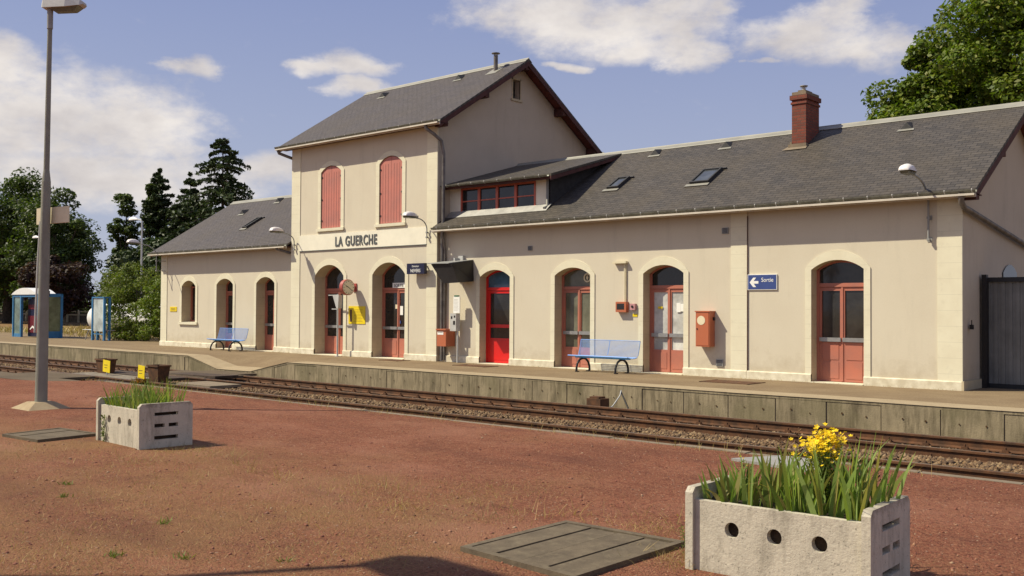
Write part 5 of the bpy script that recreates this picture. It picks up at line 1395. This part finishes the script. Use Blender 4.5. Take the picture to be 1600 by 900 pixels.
# brown dead stalks behind the irises
for (x, y, h, l) in ((-.22, .60, .50, 'brown dead flower stalk behind the irises, left'), (-.10, .62, .56, 'brown dead flower stalk, tallest at the left half of the planter'), (.02, .60, .42, 'short brown dead stalk in the middle of the planter'), (.46, .5, .42, 'brown dead stalk at the right end of the near planter')):
    a, b = to_world(P1, x, y); g = MB(); g.tube([(a, b, .35), (a+.01, b, .35+h*.5), (a-.005, b+.01, .35+h)], .003, 4)
    for q in range(9):
        z = .35+h*(.55+.05*q); d = rng.uniform(0, 6.28); g.tube([(a, b, z), (a+.03*math.cos(d), b+.03*math.sin(d), z+.02)], .004, 4, .007)
    tagp(g.build('dead_stalk', M['stalk']), l, 'dead stalk')
for (x, y, z, l, n) in ((-26.1, -8.35, -.45, 'orange brown weed at the foot of the nearer steel tub', 60),):
    V, F = blades([(x+rng.gauss(0, .13), y+rng.gauss(0, .1), z, rng.uniform(0, 6.28), rng.uniform(.1, .9), rng.uniform(.12, .30), .03, 0, .5) for _ in range(n)], 3)
    tagp(npmesh('weed', V, F, m_leaf('orange_weed', [(.35, .12, .02), (.2, .10, .02), (.28, .16, .03)]), origin=(x, y, z)), l, 'weed')
# climbing weed on the far planter
V = []; F = []
for i in range(90):
    z = rng.uniform(.0, .32); x = -.40+rng.gauss(0, .035); a, b = to_world(P2, x, .022-rng.uniform(0, .03)); s = rng.uniform(.012, .022); k0 = len(V)
    d = rng.uniform(0, 6.28); V += [(a, b, z), (a+s*math.cos(d), b-.01, z+s*math.sin(d)), (a+s*1.3*math.cos(d+.7), b-.015, z+s*1.3*math.sin(d+.7)), (a+s*math.cos(d+1.4), b-.01, z+s*math.sin(d+1.4))]; F.append((k0, k0+1, k0+2, k0+3))
for i in range(16):
    a, b = to_world(P2, -.40+.01*math.sin(i), .02); k0 = len(V); z = i*.021; V += [(a-.012, b-.006, z), (a+.012, b-.006, z), (a+.012, b-.006, z+.022), (a-.012, b-.006, z+.022)]; F.append((k0, k0+1, k0+2, k0+3))
tagp(npmesh('climbing_weed', V, F, M['leaf_yg'], origin=to_world(P2, -.4, 0)+(0,)), 'small green weed climbing the side of the far planter', 'weed')

# cover slabs in the gravel
def cover(corners, label, n=4, group='concrete cable pit covers'):
    T = thing('pit_cover', (sum(c[0] for c in corners)/4, sum(c[1] for c in corners)/4, 0), label, 'pit cover', group)
    a, b, c, d = [Vector((p[0], p[1], 0)) for p in corners]   # a left, b far, c right, d near
    def P(u, v, z): p = (a*(1-u)+b*u)*(1-v) + (d*(1-u)+c*u)*v; return (p.x, p.y, z)
    g = MB(); e = .05
    for (u0, u1, v0, v1) in ((0, 1, 0, e), (0, 1, 1-e, 1), (0, e, e, 1-e), (1-e, 1, e, 1-e)):
        V = [P(u0, v0, -.03), P(u1, v0, -.03), P(u1, v1, -.03), P(u0, v1, -.03)]; Wt = [(p[0], p[1], .035) for p in V]
        g.add(V+Wt, [(4, 7, 6, 5), (0, 1, 5, 4), (1, 2, 6, 5), (2, 3, 7, 6), (3, 0, 4, 7)])
    g.build('rim', M['slabconc'], T)
    for k in range(n):
        v0 = e+.008+(1-2*e)*k/n; v1 = e-.004+(1-2*e)*(k+1)/n; zt = .028+rng.uniform(-.006, .006)
        g = MB(); V = [P(e+.01, v0, -.03), P(1-e-.01, v0, -.03), P(1-e-.01, v1, -.03), P(e+.01, v1, -.03)]; Wt = [(p[0], p[1], zt) for p in V]
        g.add(V+Wt, [(4, 7, 6, 5), (0, 1, 5, 4), (1, 2, 6, 5), (2, 3, 7, 6), (3, 0, 4, 7)])
        g.build('slab', M['slabconc'], T)
cover([(-4.93, -17.20), (-4.93, -16.02), (-3.86, -15.98), (-3.86, -17.28)], 'large grey brown slab cover sunk in the gravel left of the near planter')
cover([(-13.55, -16.92), (-13.72, -16.10), (-12.75, -16.02), (-12.65, -16.85)], 'dark slab cover in the gravel left of the far planter', 3)
g = MB(); g.add([(-5.65, -12.15, .03), (-5.35, -11.56, .03), (-4.70, -11.56, .03), (-4.55, -12.35, .03), (-5.65, -12.15, -.03), (-5.35, -11.56, -.03), (-4.70, -11.56, -.03), (-4.55, -12.35, -.03)], [(0, 3, 2, 1), (0, 1, 5, 4), (3, 7, 6, 2), (0, 4, 7, 3), (1, 2, 6, 5)])
tagp(g.build('pale_slab', M['paleslab']), 'pale flat slab by the kerb behind the near planter', 'slab')

# dry grass on the gravel
def scatter_grass(name, n, fn, L, w, mat, label, lean=(.5, 1.35)):
    sp = []
    for _ in range(n):
        x, y = fn(); z = near_h(x, y) if y < -11.5 else 0
        sp.append((x, y, z-.003, rng.uniform(0, 6.28), rng.uniform(*lean), rng.uniform(*L), rng.uniform(*w), rng.gauss(0, .8), rng.uniform(-.2, .8)))
    V, F = blades(sp, 3); o = npmesh(name, V, F, mat, origin=(-10, -16, 0)); return tagp(o, label, 'grass', None, 'stuff')
patches = [(-5.6, -17.9, .9), (-6.6, -17.0, 1.3), (-9.6, -16.8, 1.4), (-7.3, -16.2, .9), (-10.4, -16.7, .8), (-5.9, -16.2, .9), (-8.6, -17.7, 1.3), (-4.3, -15.7, .5), (-3.6, -16.3, .35), (-12.5, -17.2, 1.1), (-7.7, -18.6, 1.2), (-6.6, -19.2, .8), (-10.8, -15.9, .5), (-6.4, -15.3, .8)]
def pat():
    c = rng.choice(patches); return (c[0]+rng.gauss(0, c[2]*.5), c[1]+rng.gauss(0, c[2]*.4))
scatter_grass('dry_grass', 9000, pat, (.02, .07), (.0012, .0028), M['drygrass'], 'thin dry straw coloured grass on the red gravel')
pts = [(-5.85+.9*i/9.+0, -16.0) for i in range(3)]
def tuft():
    c = rng.choice([(-10.1, -16.0), (-9.4, -16.1), (-8.8, -16.25), (-8.3, -16.3), (-9.9, -15.75), (-5.55, -16.25), (-5.3, -15.95), (-5.0, -15.7), (-4.55, -15.3), (-7.2, -15.9), (-3.65, -16.5), (-3.6, -16.35), (-6.3, -16.5)])
    return (c[0]+rng.gauss(0, .13), c[1]+rng.gauss(0, .09))
scatter_grass('dry_grass', 420, tuft, (.08, .22), (.002, .004), M['drygrass'], 'longer pale straw tufts lying on the gravel', (.4, 1.3))
scatter_grass('dry_grass', 260, lambda: (rng.choice([(-7.9, -17.1), (-6.9, -16.9), (-10.9, -17.3), (-9.2, -17.0), (-11.6, -17.9)])[0]+rng.gauss(0, .5), -17.1+rng.gauss(0, .45)), (.05, .13), (.0018, .0035), M['drygrass'], 'sparse straw blades scattered over the middle of the gravel', (.3, 1.3))
def kg():
    x = -3.5-19*rng.random(); return (x, -11.6+abs(rng.gauss(0, .10))*-1)
scatter_grass('kerb_grass', 500, kg, (.05, .20), (.003, .006), M['drygrass'], 'dry grass tufts along the kerb of the red platform', (.1, 1.0))
def wd():
    c = rng.choice([(-7.25, -18.15), (-6.15, -18.6), (-6.55, -18.9), (-8.9, -18.2), (-9.5, -17.9), (-5.6, -18.2), (-9.0, -18.9), (-8.4, -19.2)]); return (c[0]+rng.gauss(0, .03), c[1]+rng.gauss(0, .03))
scatter_grass('green_weed', 260, wd, (.025, .07), (.005, .010), M['leaf_yg'], 'small green weeds sprouting in the gravel', (.3, 1.2))
def ps():
    return (rng.uniform(-75, -42), rng.uniform(2.6, 22))
sp = [(x, y, -.02, rng.uniform(0, 6.28), rng.uniform(.0, .6), rng.uniform(.15, .45), rng.uniform(.03, .06), 0, .4) for x, y in (ps() for _ in range(7000))]
V, F = blades(sp, 2); tagp(npmesh('tall_dry_grass', V, F, M['drygrass'], origin=(-58, 10, 0)), 'tall orange dry grass beyond the platform', 'grass', None, 'stuff')
sp = []
for _ in range(500):
    x = rng.uniform(-22.6, -7.1) if rng.random() < .6 else rng.uniform(-40, -23); y = (-.06 if -22.9 < x or x < -30.6 else -.21) - abs(rng.gauss(0, .03))
    sp.append((x, y, 0, rng.uniform(0, 6.28), rng.uniform(.1, .9), rng.uniform(.02, .07), .006, 0, .5))
V, F = blades(sp, 2); tagp(npmesh('wall_foot_grass', V, F, M['drygrass'], origin=(-20, -.1, 0)), 'sparse dry growth along the foot of the station wall', 'grass', None, 'stuff')

# ------------------------------------------------------------------ trees and shrubs
def leaves_from(P, Nn, size, asp=.55, flat=.6):
    n = len(P)
    d = nr.normal(size=(n, 3)); d = d*(1-flat) + Nn*flat*1.2; d /= np.linalg.norm(d, axis=1)[:, None]+1e-9
    t = np.cross(d, nr.normal(size=(n, 3))); t /= np.linalg.norm(t, axis=1)[:, None]+1e-9
    b = np.cross(d, t); s = (size*nr.uniform(.6, 1.3, n))[:, None]
    V = np.stack([P-t*s*.5, P-b*s*asp*.5+d*s*.08, P+t*s*.5, P+b*s*asp*.5+d*s*.08], 1).reshape(-1, 3)
    F = np.arange(4*n).reshape(n, 4); return V, F
def crown_pts(c, rad, n, nclump, csize, lower=-.6, seed=None):
    c = np.array(c); rad = np.array(rad)
    cc = []
    while len(cc) < nclump:
        d = nr.normal(size=3); d /= np.linalg.norm(d)
        if d[2] < lower: continue
        r = nr.uniform(.45, 1.0)**.6
        cc.append(c+d*rad*r*nr.uniform(.86, 1.06))
    cc = np.array(cc); w_ = nr.uniform(.5, 1.5, nclump); idx = nr.choice(nclump, n, p=w_/w_.sum())
    sz = csize*nr.uniform(.6, 1.35, nclump)
    g_ = nr.normal(size=(n, 3)); g_ /= np.linalg.norm(g_, axis=1)[:, None]
    rr = nr.uniform(.35, 1.0, n)**.5
    P = cc[idx] + g_*(rr*sz[idx])[:, None]*np.array([1, 1, .62])
    Nn = g_*.6 + np.array([0, 0, .7])
    return P, Nn, cc
def tree(name, x, y, zb, h, rad, label, mat, n=9000, size=.35, nclump=60, csize=None, trunk=.25, group=None, cz=None, lower=-.6, cat='tree', limbs=8, zflat=.62):
    T = thing(name, (x, y, zb), label, cat, group)
    rz = rad[2]; czz = zb+h-rz if cz is None else cz
    csz = csize or max(rad[0], .8)*.26
    P, Nn, cc = crown_pts((x, y, czz), (rad[0]-csz*.6, rad[1]-csz*.6, rz-csz*.4), n, nclump, csz, lower)
    keep = P[:, 2] > zb+.02; P, Nn = P[keep], Nn[keep]
    V, F = leaves_from(P, Nn, size)
    npmesh('crown', V, F, mat, T)
    g = MB(); top = czz+rz*.3
    g.tube([(x, y, zb-.1), (x+.05*h*.2, y, zb+(top-zb)*.45), (x-.02*h, y+.02*h, top)], trunk, 8, trunk*.35)
    for k in range(limbs):
        e = cc[rng.randrange(len(cc))]; s = rng.uniform(.25, .75)
        p0 = Vector((x, y, zb+(top-zb)*s)); e = Vector(e); mid = (p0+e)/2+Vector((0, 0, -.06*h*rng.random()))
        g.tube([p0, mid, e], trunk*.38, 6, trunk*.08)
    g.build('trunk', M['bark'], T); return T
# big tree behind the right wing
T = thing('broad_tree', (-6.5, 17, -.02), 'huge green tree rising behind the right wing roof', 'tree')
Ps, Ns, cs_ = [], [], []
for c, r_, n, k in (((-7.0, 17, 9.4), (7.2, 5.5, 5.9), 62000, 170), ((-11.6, 15.8, 8.0), (4.1, 3.2, 3.5), 36000, 80), ((-9.9, 15.8, 10.4), (4.1, 3.4, 3.3), 36000, 80), ((-7.4, 15.0, 12.0), (3.4, 3.2, 2.4), 14000, 50), ((-2, 16, 11), (6, 5, 5), 9000, 50)):
    P, Nn, cc = crown_pts(c, r_, n, k, .85, -.8); Ps.append(P); Ns.append(Nn); cs_ += list(cc)
V, F = leaves_from(np.concatenate(Ps), np.concatenate(Ns), .185, .6); npmesh('crown', V, F, M['leaf'], T)
g = MB(); g.tube([(-6.5, 17, -.1), (-6.3, 17, 4), (-6.0, 17, 10)], .5, 10, .2)
for k in range(26):
    e = Vector(cs_[rng.randrange(len(cs_))]); p0 = Vector((-6.3, 17, rng.uniform(3.5, 9))); g.tube([p0, (p0+e)/2+Vector((0, 0, .4)), e], .13, 6, .02)
g.build('trunk', M['bark'], T)
tree('bushy_tree', -13.7, 15.2, 0, 10.1, (1.7, 1.4, 3.0), 'pale leaved smaller tree at the left foot of the huge tree', M['leaf_yg'], 11000, .19, 50, .5, .12)
tree('young_tree', -15.5, 15.4, 0, 9.2, (.55, .55, 1.3), 'thin tree tip showing over the ridge left of the huge tree', M['leaf_yg'], 900, .2, 10, .28, .06)
tree('young_tree', -25.6, 17, 0, 8.65, (1.3, 1.0, 1.4), 'tree top just showing over the ridge near the dormer', M['leaf'], 1800, .22, 18, .4, .1)
# left background
tree('broadleaf_tree', -102.5, 18, 0, 15.4, (7.4, 7.4, 7.7), 'tallest dark broadleaf tree at the far left edge', M['leaf_far'], 42000, .36, 170, 1.7, .55, 'broadleaf trees beyond the far fence', lower=-.9, limbs=16)
tree('broadleaf_tree', -93.0, 18.2, 0, 12.6, (4.6, 4.3, 6.2), 'dark spreading tree with gaps, right of the big lamp post', M['leaf_far'], 22000, .33, 95, 1.15, .45, 'broadleaf trees beyond the far fence', lower=-.9, limbs=16)
tree('broadleaf_tree', -118, 20, 0, 13.0, (8, 7, 6.5), 'dark tree filling the gap behind the leftmost tree', M['leaf_far'], 12000, .55, 80, 1.8, .4, 'broadleaf trees beyond the far fence', lower=-.9)
tree('copper_tree', -88.0, 16.3, 0, 6.6, (3.4, 3.0, 3.4), 'dark copper leaved small tree above the kiosk', M['leaf_red'], 9000, .34, 60, .9, .2, None, lower=-.95)
T = tree('poplar', -78.2, 17.6, 0, 12.0, (1.25, 1.25, 4.2), 'slim upright poplar left of the dark conifers', M['leaf_far'], 5000, .32, 46, .55, .14, None, lower=-1)
tree('poplar', -75.6, 18.6, 0, 12.2, (.8, .8, 3.4), 'narrow second poplar tip touching the conifers', M['leaf_far'], 2600, .30, 26, .42, .10, None, lower=-1)
tree('round_tree', -78.5, 18, 0, 7.2, (1.15, 1.15, 3.5), 'rounded green tree at the foot of the poplar', M['leaf_far'], 6000, .32, 45, .7, .16, None, lower=-1)
def conifer(x, y, h, r, label, n, droop=.25, tiers=20, size=.42, power=.8, name='conifer'):
    T = thing(name, (x, y, 0), label, 'tree', 'dark conifers behind the low wing')
    Ps = []; Ns = []; g = MB(); g.tube([(x, y, -.1), (x+.1, y, h*.5), (x, y, h*.985)], h*.018, 8, .02)
    for i in range(tiers):
        t = (i+.5)/tiers; z = h*(.10+.89*t)+rng.uniform(-.2, .2); rr = r*(1-t)**power*rng.uniform(.62, 1.15)+.12
        nb = max(4, int(11*(1-t)+4)); a0 = rng.uniform(0, 6.28)
        for b in range(nb):
            a = a0+2*math.pi*b/nb+rng.uniform(-.25, .25); L = rr*rng.uniform(.6, 1.15); m = max(8, int(n/tiers/nb*L/max(rr, .1)))
            s = nr.uniform(.08, 1, m)**.8; zz = z + rng.gauss(0, .16) + L*(.14*s - droop*s*s*1.6)
            lat = nr.normal(0, 1, m)*(.06+.16*(1-s))*L*.8
            px = x+math.cos(a)*s*L-math.sin(a)*lat; py = y+math.sin(a)*s*L+math.cos(a)*lat
            Ps.append(np.stack([px, py, zz-np.abs(nr.normal(0, .10, m))*L*.45], 1)); Ns.append(np.tile([0, 0, 1.], (m, 1)))
            g.tube([(x, y, z), (x+math.cos(a)*L*.5, y+math.sin(a)*L*.5, z+L*(.07-droop*.4)), (x+math.cos(a)*L, y+math.sin(a)*L, z+L*(.14-droop*1.6))], .035, 4, .01)
    V, F = leaves_from(np.concatenate(Ps), np.concatenate(Ns), size, .42, .35); npmesh('crown', V, F, M['needle'], T)
    g.build('trunk', M['bark'], T)
conifer(-67.6, 20, 14.9, 6.2, 'tall spruce with open drooping branches above the low roof', 15000, .20, 30, .36, .62)
conifer(-75.4, 19, 12.9, 3.9, 'dark dense conifer with a thin leaning tip left of the tall spruce', 20000, .05, 34, .40, .75)
conifer(-72.2, 20, 12.0, 4.2, 'dark conifer filling in between its taller neighbours', 18000, .08, 30, .42, .6)
conifer(-70.0, 18, 9.6, 4.0, 'low dark conifer just over the roof slope of the low wing', 14000, .08, 24, .42, .6)
tree('dark_shrub', -70.0, 16, 0, 7.0, (6.5, 3, 3.8), 'dark mass of evergreen shrub under the conifers', M['needle'], 14000, .40, 80, 1.1, .2, None, lower=-1, cat='shrub')
tree('dark_shrub', -63.0, 18, 0, 8.0, (4.0, 3, 4.2), 'evergreen shrub behind the ridge of the low wing', M['needle'], 7000, .40, 50, 1.0, .2, None, lower=-1, cat='shrub')
# shrubs beside the building
tree('platform_shrub', -48.2, 3.0, 0, 4.1, (3.3, 1.5, 2.3), 'large bright green shrub beside the glass waiting shelter', M['leaf_yg'], 14000, .12, 130, .42, .06, None, lower=-1, cat='shrub', limbs=14)
tree('platform_shrub', -50.2, 3.1, 0, 4.0, (1.7, 1.1, 1.25), 'high leaning yellow green shrub spilling over the glass waiting shelter', M['leaf_yg'], 5500, .12, 60, .36, .05, None, lower=-.9, cat='shrub', limbs=12)
tree('platform_shrub', -44.4, 2.6, 0, 3.6, (2.3, 1.4, 2.0), 'darker green shrub touching the low left wing', M['leaf'], 8000, .13, 70, .40, .06, None, lower=-1, cat='shrub', limbs=12)
tree('platform_shrub', -42.3, 2.4, 0, 3.0, (1.4, 1.1, 1.7), 'small brownish shrub at the corner of the low wing', M['leaf_red'], 3000, .12, 40, .3, .04, None, lower=-1, cat='shrub')
tree('platform_shrub', -46.6, 1.9, 0, .95, (1.5, .8, .6), 'low yellow green shrub on the platform edge of the grass', M['leaf_yg'], 3500, .10, 40, .22, .03, None, lower=-1, cat='shrub', cz=.4)
P = np.stack([nr.uniform(-190, -56, 30000), nr.uniform(27, 31, 30000), nr.uniform(0, 1, 30000)**.8*3.6], 1)
P[:, 2] *= .75+.25*np.sin(P[:, 0]*.35)+.15*np.sin(P[:, 0]*1.1)
V, F = leaves_from(P, np.tile([0, -.6, .6], (len(P), 1)), .5); tagp(npmesh('far_hedge', V, F, M['leaf_far'], origin=(-110, 29, 0)), 'far dark hedge behind the pale fence', 'hedge', None, 'stuff')
